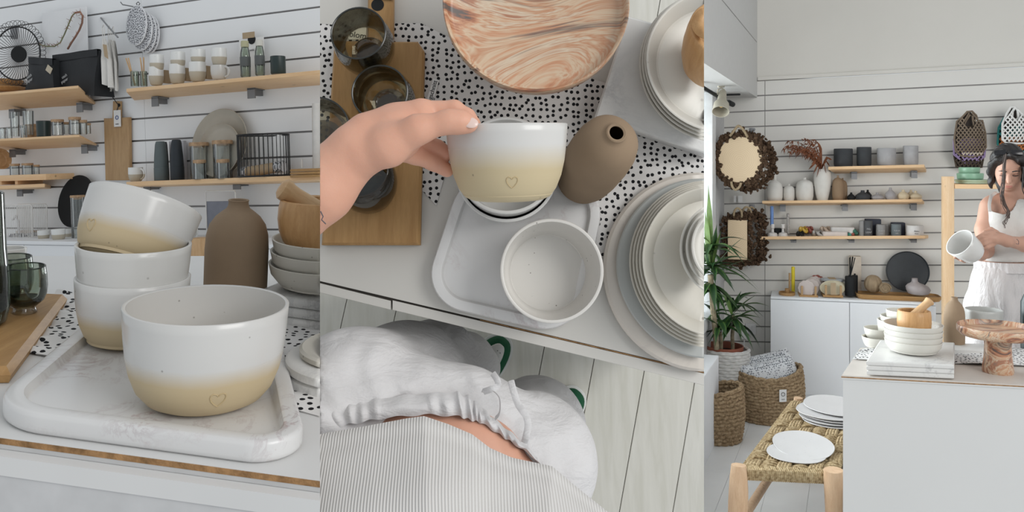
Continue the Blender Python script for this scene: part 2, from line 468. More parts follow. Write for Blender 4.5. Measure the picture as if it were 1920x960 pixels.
GLZ = twotone('white_and_sand_glaze', (.62, .615, .60), (.56, .45, .28), .46, .09)
GLZM = twotone('white_and_taupe_mug', (.78, .79, .78), (.50, .45, .36), .5, .02, .3)
GLZW = speckled('white_glaze', (.64, .635, .615), .2, 60, .35)
STONE = speckled('speckled_stoneware', (.60, .575, .515), .35, 70, .7)
STONEL = speckled('speckled_offwhite', (.66, .64, .585), .32, 55, .55)
MARB = marble('white_marble', (.74, .735, .715), (.40, .40, .41), (.46, .44, .43), 7, .35, .6)
MARBP = marble('pink_grey_marble', (.72, .715, .71), (.47, .41, .42), (.44, .31, .31), 11, .25, .75)
AGATE = agate()
DOT = dots('dotted_cotton', 62)
CLR = glass('clear_glass', (.93, .95, .95))
SMK = glass('smoky_green_glass', (.76, .80, .75))
SMKD = glass('dark_smoky_glass', (.40, .44, .40))
SMKB = glass('smoky_brown_glass', (.82, .79, .68))
SMKBD = glass('dark_brown_glass', (.50, .46, .38))
LINEN = fabric('white_linen', (.76, .76, .77), .9, .55, 7, 700)
PAPER = plain('paper_tag', (.78, .78, .77), .8, .2, var=.02)
KRAFT = plain('kraft_card', (.42, .32, .21), .8, .2)
INK = plain('ink', (.03, .03, .035), .8, .2)
def text(body, size, mat, parent, M, name='lettering', ext=.0002):
    cu = bpy.data.curves.new(name, 'FONT'); cu.body = body; cu.size = size; cu.align_x = 'CENTER'; cu.align_y = 'CENTER'; cu.extrude = ext
    t = bpy.data.objects.new(name, cu); COL.objects.link(t)
    dg = bpy.context.evaluated_depsgraph_get(); me = bpy.data.meshes.new_from_object(t.evaluated_get(dg))
    bpy.data.objects.remove(t); bpy.data.curves.remove(cu)
    return obj(name, me, mat, parent, M, smooth=0)
def torus(R, r, n=40, seg=8, M=None, ry=None):
    return G().tube([(R*math.cos(2*math.pi*i/n), (ry or R)*math.sin(2*math.pi*i/n), 0) for i in range(n)], r, seg, True, M)
HEART = [(0, .30), (-.12, .44), (-.30, .50), (-.46, .40), (-.50, .2), (-.42, -.05), (-.22, -.32), (0, -.5), (.22, -.32), (.42, -.05), (.50, .2), (.46, .40), (.30, .50), (.12, .44)]
# ================================================================ LEFT BAY : shelf wall and display table with bowls
s1 = V((3460, -1500, 115)).normalized(); u1 = V((-.033, 0, 1)); u1 = (u1-s1*u1.dot(s1)).normalized(); n1 = s1.cross(u1).normalized()
O1 = P(300, 300, 4.0)
def W1(px, py, off=0.0): return hit(px, py, O1+n1*off, n1)
def L1(p): q = p-O1; return V((q.dot(s1), -q.dot(n1), q.dot(u1)))
F1 = frame(O1, s1, -n1, u1)
def at1(px, py, off): return frame(W1(px, py, off), s1, -n1, u1)
# shop floor under everything
g = G().box(-6, 7, 2.6, 9, -.05, 0); struct('floor', g, plain('pale_floor', (.62, .61, .59), .5, .4, var=.03, scale=2))
# slat wall
g = G().box(-1.9, 1.35, 0, .05, -2.2, 1.2); w1 = struct('wall_left', g, GROOVE, None, F1, smooth=0)
pit = .1112; z0 = (300-12)/F*4
for k in range(-3, 14):
    zt = z0-k*pit; zb = zt-pit
    for a, b in ((-1.9, -.082), (-.080, 1.35)):
        gg = G().box(a, b, -.012, 0, zb+.0045, zt-.0045); obj('slat_board', gg, SLAT, w1, smooth=0)
def shelf1(label, fl, fr, bl, br, off, th, brackets, mat=PINE):
    t = thing('wall_shelf', label, 'shelf', frame(W1(*fl, off), s1, -n1, u1)); inv = MI[t.name]
    c = [inv @ W1(*fl, off), inv @ W1(*fr, off), inv @ W1(*br, 0.0), inv @ W1(*bl, 0.0)]
    g = G().hexa([tuple(p) for p in c]+[(p.x, p.y, p.z+th) for p in c]); obj('board', g, mat, t, bevel=.002)
    for bx, y0, y1 in brackets:
        p = inv @ W1(bx, y0, .06); q = inv @ W1(bx, y1, .06); w = .022
        gg = G().box(p.x-w, p.x+w, p.y-.02, p.y+.055, p.z-.006, p.z+.004).box(p.x-w, p.x+w, p.y-.02, p.y-.014, q.z, p.z)
        gg.box(p.x-w*.5, p.x+w*.5, p.y-.015, p.y+.05, q.z+.014, p.z)
        obj('bracket', gg, STEEL, t, smooth=0)
    return t
shelf1('long pine wall shelf holding the black paper bags', (-30, 181), (147, 165.5), (-30, 210), (180, 197), .25, .014, [(28, 206, 222), (155, 194, 211)])
shelf1('pine wall shelf carrying stacked mugs and two bottles', (237, 173), (640, 135), (252, 189), (645, 157), .22, .017, [(296, 183, 200), (476, 166, 185)])
shelf1('pine wall shelf lined with cork-lidded glass jars and tumblers', (-30, 266), (149, 257), (-30, 285), (184, 275), .25, .012, [(29, 281, 295), (164, 273, 288)])
shelf1('pine wall shelf holding beige plates and the black wire basket', (237, 349.5), (640, 336), (246, 352), (645, 341), .2, .022, [(281, 351, 361), (449, 344, 355)])
shelf1('short low pine wall shelf under the little wooden riser', (-30, 356), (84, 351), (-30, 357), (96, 354), .22, .018, [(43, 356, 368)])
# wooden riser on the low shelf
t = thing('wooden_riser', 'low open wooden riser box on the short left shelf', 'riser', at1(-10, 348, .2))
for nm, a, b in (('top_board', 329, 340), ('foot', 340, 347)):
    p = MI[t.name] @ W1(0, a, .2); q = MI[t.name] @ W1(0, b, .2); r = MI[t.name] @ W1(86, a, .2)
    if nm == 'top_board': obj(nm, G().box(-.15, r.x, 0, .16, q.z, p.z), PINE, t, bevel=.002)
    else:
        for x in (.02, .145): obj(nm, G().box(x, x+.02, .01, .15, q.z, p.z), PINE, t)
# ---- lathe helper on the wall
def vessel(name, label, cat, M, prof, r, h, mat, t=.003, group=None, seg=28, hollow=True):
    pr = sc(prof, r, h); g = G().lathe(shell(pr, t) if hollow else [(0, pr[0][1])]+pr+[(0, pr[-1][1])], seg)
    return single(name, label, cat, g, mat, M, group)
CUP = [(.80, 0), (.88, .03), (.95, .3), (1, 1)]
STRAIGHT = [(.93, 0), (1, .04), (1, .96), (.97, 1)]
BALLMUG = [(.66, 0), (.82, .08), (.96, .35), (1, .6), (.98, 1)]
def on1(px, py, off, w, h): 
    p = W1(px, py, off); return at1(px, py, off), wid(w, p)/2, hgt(h, p)
# mugs, two to a column
for i, (x, y, w, h, y2, w2, h2) in enumerate([(293.5, 160, 29, 34, 132, 28, 32), (333, 157, 31, 36, 126, 29, 31), (371, 153, 33, 36, 119, 29, 29)]):
    M, r, hh = on1(x, y, .13, w, h)
    where = ['first', 'second', 'third'][i]
    vessel('mug', f'white and taupe cup, lower one of the {where} column on the top shelf', 'cup', M, BALLMUG, r, hh, GLZM, group='stacked cups on the top shelf')
    M, r, hh = on1(x+1, y2+3, .13, w2, h2)
    vessel('mug', f'white and taupe cup, upper one of the {where} column on the top shelf', 'cup', M, BALLMUG, r, hh, GLZM, group='stacked cups on the top shelf')
M, r, hh = on1(411.5, 121+3, .13, 30, 33); vessel('mug', 'white and taupe cup standing on the white handled mug', 'cup', M, BALLMUG, r, hh, GLZM, group='stacked cups on the top shelf')
def handled(label, px, py, w, h, off, mat, side=1, group=None, hs=.36):
    M, r, hh = on1(px, py, off, w, h); t = thing('handled_mug', label, 'mug', M, group)
    obj('body', G().lathe(shell(sc(BALLMUG, r, hh), .003), 28), mat, t)
    pts = [(side*(r*.93+hs*2*r*math.sin(a)), 0, hh*(.52-.36*math.cos(a))) for a in [math.pi*i/10 for i in range(11)]]
    obj('handle', G().tube(pts, r*.11, 8, flat=1.3), mat, t); return t
handled('white mug with a handle at the end of the cup row', 411, 149, 32, 26, .13, GLZW)
handled('white and sand mug with a handle beside the dark pepper mills', 255, 340, 29, 26, .12, GLZM)
# column liners (brown card dividers seen between cups)
for i, x in enumerate((313.5, 353, 391)):
    M, r, hh = on1(x, 156-i*4, .06, 7, 24); single('card_divider', f'narrow brown card standing between cups, {["first", "second", "third"][i]} from the left', 'card', G().box(-r, r, -.02, .02, 0, hh), KRAFT, M, 'card dividers')
# reed sticks in small glasses
for i, (x, w) in enumerate(((253.5, 17), (270, 14))):
    M, r, hh = on1(x, 162, .12, w, 28)
    t = thing('reed_glass', ['small grey glass with two thin reeds leaning left', 'small grey glass with two upright reeds beside the cups'][i], 'glass', M)
    obj('glass_body', G().lathe(shell(sc(STRAIGHT, r, hh), .002), 20), SMK, t)
    for dx in ((-.055, -.04) if i == 0 else (-.018, .004)):
        obj('reed', G().tube([(0, 0, .003), (dx, .0, hh*1.95)], .0032, 6), BEECHX, t)
# bottles
BOT = [(.85, 0), (1, .03), (1, .5), (.92, .68), (.66, .84), (.6, .86)]
for i, (x, y, w, h, c) in enumerate(((461, 145, 20, 68, (.45, .44, .28)), (488, 142, 19, 67, (.62, .61, .56)))):
    M, r, hh = on1(x, y, .13, w, h)
    t = thing('bottle', ['smoky glass bottle with olive cap on the top shelf', 'smoky glass bottle with cream cap on the top shelf'][i], 'bottle', M)
    obj('glass_body', G().lathe(shell(sc(BOT, r, hh), .0025), 24), SMK, t)
    obj('cap', G().lathe(sc([(0, .83), (.72, .83), (.78, .86), (.74, .99), (.66, 1), (0, 1)], r, hh), 24), plain(f'bottle_cap_{i}', c, .6), t)
    obj('label', G().lathe(sc([(1.02, .30), (1.02, .56)], r, hh), 24), plain('bottle_label', (.10, .11, .11), .6), t)
t = thing('display_card', 'white card with kraft header behind the two bottles', 'card', at1(474, 146, .05))
p = W1(474, 146, .05)
obj('card', G().box(-hgt(30, p), hgt(28, p), 0, .003, 0, hgt(75, p)), PAPER, t)
obj('header', G().box(-hgt(20, p), hgt(8, p), -.004, 0, hgt(75, p), hgt(86, p)), KRAFT, t)
obj('punched_disc', G().lathe([(0, 0), (hgt(9, p), 0), (hgt(9, p), .001), (0, .001)], 24, T(hgt(1, p), -.002, hgt(72, p)) @ RX(90)), BLACKM, t)
text('tumbl', .014, INK, t, T(hgt(0, p), -.003, hgt(52, p)) @ RX(90))
M, r, hh = on1(522, 139, .13, 29, 33)
t = thing('pitcher', 'small dark green pitcher at the right of the top shelf', 'pitcher', M)
obj('body', G().lathe(shell(sc([(.95, 0), (1, .04), (1, .85), (1, 1)], r, hh), .003), 28), DGREEN, t)
obj('spout', G().hexa([(-r*1.25, -.006, hh*.72), (-r*.9, -.012, hh*.66), (-r*.9, .012, hh*.66), (-r*1.25, .006, hh*.72), (-r*1.25, -.006, hh*.78), (-r*.9, -.012, hh*.95), (-r*.9, .012, hh*.95), (-r*1.25, .006, hh*.78)]), DGREEN, t)
# round pot holders on a hook
PH = dots('pot_holder_print', 125, (.66, .67, .70), (.05, .055, .07), .33)
for i, (x, y, w, h, off) in enumerate([(284, 66, 46, 68, .03), (277, 63, 50, 72, .045), (269, 58, 52, 72, .06), (258, 48, 54, 73, .08)]):
    p = W1(x, y, off)
    ol = circ(1, 40); rx = wid(w, p)/2/.97; ry = hgt(h, p)/2
    g = G().loft([(a*rx, b*ry) for a, b in ol], [(.004, 0), (0, .003), (.0, .009), (.004, .012)])
    t = thing('pot_holder', ['printed round pot holder, hindmost of the hanging four', 'printed round pot holder, third from the front of the hanging four', 'printed round pot holder, second from the front of the hanging four', 'printed round pot holder at the front of the hanging four'][i], 'pot holder', at1(x, y, off) @ RX(90) @ RZ(-8), 'hanging pot holders')
    obj('pad', g, PH, t)
    obj('piping', G().tube([(a*rx, b*ry, .006) for a, b in ol], .004, 6, True), plain('pot_holder_piping', (.68, .69, .71), .8), t)
    if i == 3: obj('hanging_loop', G().tube([(0, ry*.97, .006), (-.012, ry*1.12, .006), (0, ry*1.2, .006), (.012, ry*1.12, .006), (0, ry*.97, .006)], .002, 6), BLACKW, t)
p = W1(268, 6, .03); single('wall_hook', 'slim steel hook carrying the pot holders', 'hook', G().tube([(0, 0, .0), (-.004, -.09, 0), (-.006, -.1, .012)], .003, 6), STEEL, at1(259, 14, 0))
# white board, twig garland, towels
p = W1(126, 190, .02)
single('white_panel', 'plain white board leaning on the wall behind the bags', 'board', G().box(-hgt(60, p), hgt(59, p), -.006, 0, 0, hgt(168, p)), plain('white_board', (.76, .77, .785), .4, .5, var=.01), at1(127, 188, .04), bevel=.001)
path = [(75, 84), (88, 87), (102, 87), (113, 80), (121, 64), (128, 47), (135, 30), (141, 24), (150, 22), (155, 30), (154, 43), (149, 56), (142, 68), (134, 80), (127, 92)]
t = thing('twig_garland', 'thin thorny twig looped above the black bags', 'twig', at1(100, 85, .07)); inv = MI[t.name]
pp = [inv @ W1(x, y, .07) for x, y in path]
obj('green_stem', G().tube(pp[:8], .0035, 6), plain('twig_green', (.20, .21, .12), .8, var=.3), t)
obj('brown_stem', G().tube(pp[7:], .005, 6), plain('twig_brown', (.25, .13, .09), .8, var=.3), t)
g = G()
for i in range(60):
    k = random.uniform(0, len(pp)-1.01); a = pp[int(k)].lerp(pp[int(k)+1], k % 1); d = V((random.uniform(-1, 1), random.uniform(-.6, .2), random.uniform(-1, 1))).normalized()*.02
    g.tube([a, a+d], [.0018, .0006], 4)
obj('thorns', g, plain('twig_brown', (.25, .13, .09)), t)
rod = [W1(188, 32, .0), W1(203, 50, .12), W1(221, 70, .2)]
t = thing('towel_rail', 'slim grey hanging rail sticking out beside the white board', 'rail', frame(rod[0], s1, -n1, u1)); inv = MI[t.name]
obj('rod', G().tube([inv @ q for q in rod], .004, 8), STEEL, t)
LIN2 = fabric('cream_towel', (.70, .69, .66), .95, .4, 12, 500)
for i, (x, top, bot, w, off, lean) in enumerate([(212, 76, 172, 30, .08, .2), (205, 74, 168, 28, .11, .1), (194, 73, 160, 27, .14, 0)]):
    p = W1(x, top, off); hh = hgt(bot-top, p); ww = hgt(w, p)
    def fn(u, v, ww=ww, hh=hh, i=i):
        sp = .25+.75*min(1, v*2.2)**.8; wv = .012*math.sin(u*11+i)*(v*.8+.2)
        return ((u-.5)*ww*sp+v*.012*(1 if i else -1), wv, -v*hh*(1-.06*math.sin(u*3+i)))
    t = thing('linen_towel', ['cream linen towel hanging hindmost on the rail', 'cream linen towel hanging in the middle of the rail', 'white linen towel hanging in front on the rail'][i], 'towel', at1(x, top, off), 'hanging linen towels')
    g = G().grid(fn, 22, 14); g.grid(lambda u, v: tuple(V(fn(u, v))+V((0, .006, 0))), 22, 14); obj('cloth', g, LIN2, t)
    obj('loop', G().tube([(-.006, 0, -.005), (-.006, 0, .055), (.004, 0, .07), (.008, 0, .05), (.006, 0, -.005)], .002, 5), LIN2, t)
    if i == 2: obj('card_tag', G().hexa([(.026, -.02, -.09), (.05, -.02, -.105), (.05, -.018, -.105), (.026, -.018, -.09), (.018, -.02, -.03), (.042, -.02, -.035), (.042, -.018, -.035), (.018, -.018, -.03)]), KRAFT, t)
# black wire tray hung left
p = W1(31, 102, .13); rx = hgt(38, p); ry = hgt(51, p)
t = thing('wire_tray', 'round black wire tray with radiating spokes and looped rim', 'tray', at1(33, 100, .14) @ RZ(38) @ RX(-8)); g = G()
obj('rim', G().tube([(rx*math.cos(a), .03*0-.0, ry*math.sin(a)) for a in [2*math.pi*i/48 for i in range(48)]], .0035, 6, True), BLACKW, t)
g = G()
for i in range(52):
    a = 2*math.pi*i/52; g.tube([(rx*.3*math.cos(a), .03, ry*.3*math.sin(a)), (rx*.7*math.cos(a), .025, ry*.7*math.sin(a)), (rx*math.cos(a), 0, ry*math.sin(a))], .0014, 5)
obj('spokes', g, BLACKW, t)
g = G()
for i in range(40):
    a = 2*math.pi*i/40; c = V((rx*1.13*math.cos(a), -.012, ry*1.11*math.sin(a)))
    g.tube([(c.x+.017*math.cos(b), c.y, c.z+.017*math.sin(b)) for b in [2*math.pi*j/10 for j in range(10)]], .0013, 5, True)
obj('looped_edge', g, BLACKW, t)
obj('centre_disc', G().lathe([(0, 0), (1, 0), (1, .01), (0, .01)], 30, T(0, .024, 0) @ RX(90) @ S3(hgt(13, p), hgt(15.5, p), 1)), BLACKM, t)
single('wall_hook', 'flat steel hook behind the black wire tray', 'hook', G().box(-.018, .018, -.03, .0, -.06, 0).tube([(0, -.03, -.05), (0, -.12, -.055), (0, -.125, -.04)], .003, 6), STEEL, at1(33, 53, 0), bevel=.002)
# wooden plates on the shelf
for i, (y, h, w) in enumerate(((173, 9, 100), (164, 13, 92))):
    M, r, hh = on1(0, y, .12, w, h)
    vessel('wooden_plate', ['turned wooden plate, lower of two under the wire tray', 'turned wooden plate, upper of two under the wire tray'][i], 'plate', M, [(.7, 0), (.9, .35), (1, .9), (.99, 1)], r, hh, BEECH, .006, 'wooden plates on the shelf')
# black paper bags
BAG = plain('black_paper_bag', (.016, .018, .021), .6, .4, var=.15, scale=9, bump=.3, bscale=30)
def bag(label, pts, off, dep, fold, tagp=None, words=None):
    p = W1(*pts[0], off); t = thing('paper_bag', label, 'bag', frame(p, s1, -n1, u1)); inv = MI[t.name]
    q = [inv @ W1(x, y, off) for x, y in pts]           # bl, br, tr, tl
    fr = [tuple(a) for a in q]; bk = [(a.x, a.y+dep, a.z) for a in q]
    def fn(u, v):
        a = q[0].lerp(q[1], u).lerp(q[3].lerp(q[2], u), v); return (a.x, a.y-.012*math.sin(math.pi*u)*math.sin(math.pi*v)+.004*math.sin(9*u+5*v), a.z)
    def fb(u, v):
        a = fn(1-u, v); return (a[0], a[1]+dep*(1-.5*v), a[2])
    g = G().grid(fn, 10, 10); g.grid(fb, 10, 10)
    g.grid(lambda u, v: tuple(V(fn(1, u)).lerp(V(fb(0, u)), v)), 10, 5); g.grid(lambda u, v: tuple(V(fb(1, u)).lerp(V(fn(0, u)), v)), 10, 5)
    g.grid(lambda u, v: tuple(V(fb(1-u, 0)).lerp(V(fn(u, 0)), v)), 10, 3)
    obj('bag_body', g, BAG, t, smooth=50)
    zt = lambda u: V(fn(u, 1))
    g = G()
    g.grid(lambda u, v: tuple(zt(u)+V((0, -.008-.003*math.sin(7*u), .006-v*fold))), 12, 4); g.grid(lambda u, v: tuple(zt(1-u)+V((0, .012, .006-v*fold))), 12, 4)
    g.grid(lambda u, v: tuple(zt(u)+V((0, -.008+.02*v, .006))), 12, 3)
    obj('rolled_top', g, BAG, t, smooth=50)
    if tagp:
        c = inv @ W1(*tagp, off+.02); obj('card_tag', G().box(-.02, .02, -.001, .001, -.016, .016, T(*c) @ RY(35)), plain('buff_tag', (.5, .44, .34), .8), t)
    if words:
        c = inv @ W1(*words[1], off+.016)
        for k, wd in enumerate(words[0]): text(wd, .022, plain('grey_print', (.45, .46, .47), .7), t, T(c.x, c.y-.004, c.z-k*.022) @ RY(-20 if k < 9 else 0) @ RX(90))
bag('small black paper bag with folded rim and buff tag', [(47, 168), (101, 166), (100, 112), (57, 109)], .2, .1, .035, (92, 130), (('uash', 'paper'), (56, 143)))
bag('large black paper bag with folded rim beside the white towels', [(99, 168), (176, 180), (184, 94), (102, 106)], .16, .12, .035, None, (('uash', 'paper'), (122, 143)))
# middle-left shelf goods
TUM = [(.85, 0), (.93, .04), (1, 1)]
for x, y, w, h, lab in [(29, 256, 19, 46, 'tall clear glass, left of the two tall ones by the dark cup'), (54, 254, 22, 46, 'tall clear glass, right of the two tall ones by the dark cup'), (5, 262, 14, 22, 'short clear tumbler at the far left of the jar shelf'), (18, 261, 12, 22, 'short clear tumbler, second from the left on the jar shelf'), (45, 259, 13, 24, 'short clear tumbler in front of the tall clear glasses')]:
    M, r, hh = on1(x, y, .1 if h > 30 else .18, w, h); vessel('tumbler', lab, 'glass', M, TUM, r, hh, CLR, .0022, 'clear tumblers on the jar shelf')
M, r, hh = on1(58, 257, .07, 30, 24); single('cork_block', 'brown cork trivet standing behind the clear tumblers', 'trivet', G().box(-r*1.3, r, -.01, .01, 0, hh), CORK, M)
M, r, hh = on1(82.5, 257, .16, 29, 30); vessel('cup', 'dark green cup between tumblers and corked jars', 'cup', M, [(.86, 0), (.95, .04), (1, 1)], r, hh, DGREEN, .003)
def jar(label, px, py, w, h, off, lidh=.16, group=None):
    M, r, hh = on1(px, py, off, w, h); t = thing('glass_jar', label, 'jar', M, group)
    obj('glass_body', G().lathe(shell(sc([(.9, 0), (.98, .03), (.98, 1-lidh)], r, hh), .002), 24), CLR, t)
    obj('cork_lid', G().lathe(sc([(0, 1-lidh-.04), (.9, 1-lidh-.04), (.9, 1-lidh), (1.04, 1-lidh), (1.05, .98), (1.0, 1), (0, 1)], r, hh), 24), CORK, t); return t
jar('corked jar next to the dark green cup', 108.5, 254, 24, 30, .17)
jar('small corked jar half hidden behind the first jar pair', 125, 252, 12, 23, .12)
jar('tallest corked jar on the left jar shelf', 141, 252.5, 23, 33, .17)
jar('corked jar, second from the right end of the jar shelf', 157, 252, 14, 27, .15)
jar('corked jar at the right end of the jar shelf', 166, 251, 10, 20, .1)
jar('corked jar at the left on the wooden riser', 28, 330, 20, 23, .15)
jar('corked jar in the middle on the wooden riser', 52, 330, 22, 24, .15)
jar('narrow corked jar at the right on the wooden riser', 69, 329, 12, 20, .12)
M, r, hh = on1(2, 318, .12, 26, 40); vessel('wooden_bowl', 'light wooden bowl stood on edge above the riser', 'bowl', M @ T(0, 0, hh*.5) @ RY(80) @ T(0, 0, -hh*.2), [(.5, 0), (.85, .2), (1, .5)], hh*.5, hh*.5, BEECHX, .005)
# hanging oak cutting board with tag
t = thing('cutting_board', 'oak cutting board hanging on the wall with a white tag', 'cutting board', at1(224, 336, .02)); inv = MI[t.name]
q = [inv @ W1(x, y, .02) for x, y in [(203, 338), (248, 338), (246.5, 220), (200, 222)]]; hd = [inv @ W1(x, y, .02) for x, y in [(216, 222), (229, 221), (229, 190), (217, 190)]]
ol = ccw([(q[0].x, q[0].z), (q[1].x, q[1].z), (q[2].x, q[2].z), (hd[1].x, hd[1].z), (hd[2].x, hd[2].z), (hd[3].x, hd[3].z), (hd[0].x, hd[0].z), (q[3].x, q[3].z)])
obj('board', G().loft(ol, [(0, 0), (0, .016), (.002, .018)], RX(90)), OAKZ, t)
c = inv @ W1(222, 197, .045); obj('hole', G().lathe([(0, 0), (.009, 0), (.009, .002), (0, .002)], 16, T(c.x, c.y+.004, c.z) @ RX(90)), BLACKM, t)
c2 = inv @ W1(220, 222, .045); obj('paper_tag', G().box(-.024, .024, -.001, .001, -.042, .042, T(*c2)), PAPER, t)
tg = t.children[-1]; obj('printed_emblem', torus(.009, .0018, 20, 5, T(c2.x, c2.y-.003, c2.z+.004) @ RX(90)), plain('blue_print', (.08, .12, .3), .7), tg)
text('uoto', .012, INK, tg, T(c2.x, c2.y-.003, c2.z-.028) @ RX(90))
obj('cord', G().tube([inv @ W1(200, 165, .02), inv @ W1(213, 185, .05), c, c2+V((0, 0, .04))], .0022, 6), BLACKW, t)
# black plate leaning, rack, small bowls, tall jar (on cabinet)
g = G().hexa([tuple(L1(W1(-60, 449.5, .36))), tuple(L1(W1(640, 449.5, .36))), (L1(W1(640, 449, .36)).x, -.012, L1(W1(640, 449, .36)).z), (L1(W1(-60, 449, .36)).x, -.012, L1(W1(-60, 449, .36)).z)] + [])if False else None
a = L1(W1(-60, 450, .36)); b = L1(W1(640, 450, .36))
t = thing('low_cabinet', 'long white low cabinet along the left slat wall', 'cabinet', F1)
obj('top', G().box(a.x, b.x, -.365, -.012, a.z-.018, a.z), CABW, t, bevel=.002)
for x0, x1 in ((a.x, L1(W1(45, 470, .36)).x), (L1(W1(45, 470, .36)).x, L1(W1(300, 470, .36)).x), (L1(W1(300, 470, .36)).x, b.x)):
    obj('door', G().box(x0+.002, x1-.002, -.36, -.34, a.z-.95, a.z-.02), CABW, t, bevel=.002)
obj('carcass', G().box(a.x, b.x, -.34, -.012, a.z-.95, a.z-.018), CABW, t)
TOP1 = a.z
def cab1(px, py, off): return at1(px, py, off)
p = W1(146, 426, .1); r = hgt(50, p)
t = single('round_tray', 'large black round plate leaning on the wall by the oak board', 'plate', G().lathe([(0, 0), (r*.86, 0), (r, .012), (r, .018), (r*.86, .008), (0, .006)], 48), BLACKM, at1(147, 378, .06) @ RX(78) @ S3(.93, 1, 1))
jar('tall glass storage jar with flat wooden lid behind the bowl stack', 148, 450, 28, 84, .2, .05)
p = W1(41, 450, .2); ww = hgt(82, p)/2; hh = hgt(65, p)
WW = plain('white_wire', (.70, .69, .67), .5)
t = thing('napkin_rack', 'white wire napkin rack holding printed napkins', 'rack', at1(41, 449, .2))
for yy, nm in ((-.02, 'front_frame'), (.06, 'back_frame')):
    obj(nm, G().tube([(-ww, yy, 0), (-ww, yy, hh*.96), (-ww*.93, yy, hh), (ww*.93, yy, hh), (ww, yy, hh*.96), (ww*.97, yy, 0)], .003, 6, True), WW, t)
    g = G()
    for i in range(1, 17):
        x = -ww+2*ww*i/17; g.tube([(x, yy, 0), (x, yy, hh)], .0018, 5)
    obj('wires', g, WW, t)
obj('base_wire', G().tube([(-ww, -.02, .002), (-ww, .06, .002)], .003, 6).tube([(ww, -.02, .002), (ww, .06, .002)], .003, 6), WW, t)
obj('napkin', G().tube([(-ww*.85, .02, .1), (-ww*.6, .02, .12), (-ww*.45, .02, .09), (-ww*.42, .02, .03)], .006, 8), LINEN, t)
for i, x in enumerate((32, 50)):
    M, r, h2 = on1(x, 450, .17, 15, 15)
    single('napkin_roll', ['dotted rolled napkin at the left in the wire rack', 'dotted rolled napkin at the right in the wire rack'][i], 'napkin', G().lathe([(0, 0), (r, 0), (r, .12), (r*.9, .12), (r*.8, .1), (r*.3, .12), (0, .11)], 16, T(0, 0, r) @ RX(-90) @ T(0, 0, -.03)), PH, M)
M, r, hh = on1(52, 444, .12, 50, 12); single('wood_strip', 'brown wooden strip lying behind the wire rack', 'strip', G().box(-r, r, -.02, .02, -.006, hh), CORK, M)
for x, w, h, y, off, lab in ((82, 24, 17, 449, .25, 'small white and sand bowl at the left of three on the cabinet'), (110, 28, 20, 449.5, .28, 'small white and sand bowl in the middle of three on the cabinet'), (127, 17, 18, 447, .16, 'small white and sand bowl behind at the right on the cabinet')):
    M, r, hh = on1(x, y, off, w, h); vessel('small_bowl', lab, 'bowl', M, [(.72, 0), (.85, .1), (.96, .5), (1, 1)], r, hh, GLZM, .003, 'small bowls on the cabinet')
# right-hand middle shelf
MILL = [(.96, 0), (1, .02), (1, .34), (.965, .345), (.965, .36), (.98, .37), (.90, .62), (.74, .92), (.62, .99), (.5, 1)]
for x, y, w, h, off, m, lab in ((311, 340, 14, 74, .07, CHAR, 'charcoal mill half hidden behind the slate green mill'), (303, 340, 28, 75, .13, SLATEG, 'slate green mill standing next to the white mug'), (333, 339, 27, 77, .13, NAVY, 'dark slate mill, the darker front mill on the plate shelf')):
    M, r, hh = on1(x, y, off, w, h); vessel('pepper_mill', lab, 'mill', M, MILL, r, hh, m, hollow=False)
p = W1(338, 338, .05); single('grey_box', 'flat pale grey box with dark band behind the mills', 'box', G().box(-hgt(24, p), hgt(12, p), 0, .02, 0, hgt(74, p)), plain('grey_box', (.5, .51, .55), .6), at1(337, 338, .05), bevel=.002)
for i, (x, y, r0, off) in enumerate(((417, 271, 67, .05), (416, 283, 51, .09))):
    p = W1(x, y, off); r = hgt(r0, p)
    single('dinner_plate', ['large beige dinner plate leaning against the slat wall', 'smaller beige plate leaning in front of the larger one'][i], 'plate', G().lathe([(0, 0), (r*.8, 0), (r*.9, .004), (r, .022), (r*.985, .024), (r*.88, .009), (r*.8, .006), (0, .006)], 48), BEIGEP, at1(x, y, off) @ RX(80))
for i, (x, y, w, h) in enumerate(((375, 335, 36, 68), (419, 334, 38, 71))):
    jar(['tall corked jar, left of the two in front of the plates', 'tall corked jar, right of the two in front of the plates'][i], x, y, w, h, .13, .1)
    jar(['short corked jar in front of the left tall jar', 'short corked jar in front of the right tall jar'][i], x, y+1.5, 24, 37, .185, .17)
p = W1(496, 331, .12); r = wid(98, p)/2; hh = hgt(78, p)
t = thing('wire_basket', 'black round wire basket with cork rolls on the plate shelf', 'basket', at1(496, 331, .12))
obj('top_ring', torus(r, .0035, 40, 6, T(0, 0, hh)), BLACKW, t); obj('base_ring', torus(r, .0035, 40, 6, T(0, 0, .004)), BLACKW, t)
for i in range(36):
    a = 2*math.pi*i/36; obj('upright_wire', G().tube([(r*math.cos(a), r*math.sin(a), 0), (r*math.cos(a), r*math.sin(a), hh)], .0018, 5), BLACKW, t)
M, rr, hh = on1(492, 329, .12, 86, 22)
t = thing('cork_roll', 'brown cork roll with printed ends lying in the wire basket', 'roll', M)
obj('roll', G().lathe([(0, -.08), (.024, -.08), (.024, .08), (0, .08)], 18, T(0, 0, .026) @ RY(84)), KRAFT, t)
for z in (-.1, .1): obj('printed_end', G().lathe([(0, -.02), (.026, -.02), (.026, .02), (0, .02)], 18, T(0, 0, .026) @ RY(84) @ T(0, 0, z)), PH, t)
for i, y in enumerate((331, 325.5, 320)):
    M, r, hh = on1(600, y, .13, 112, 5); single('wooden_board', ['round wooden board, lowest of three at the shelf end', 'round wooden board, middle of three at the shelf end', 'round wooden board, topmost of three at the shelf end'][i], 'board', G().lathe([(0, 0), (r*.98, 0), (r, .3*hh), (r*.98, hh*.95), (0, hh*.95)], 40), OAK, M, 'stacked round boards')
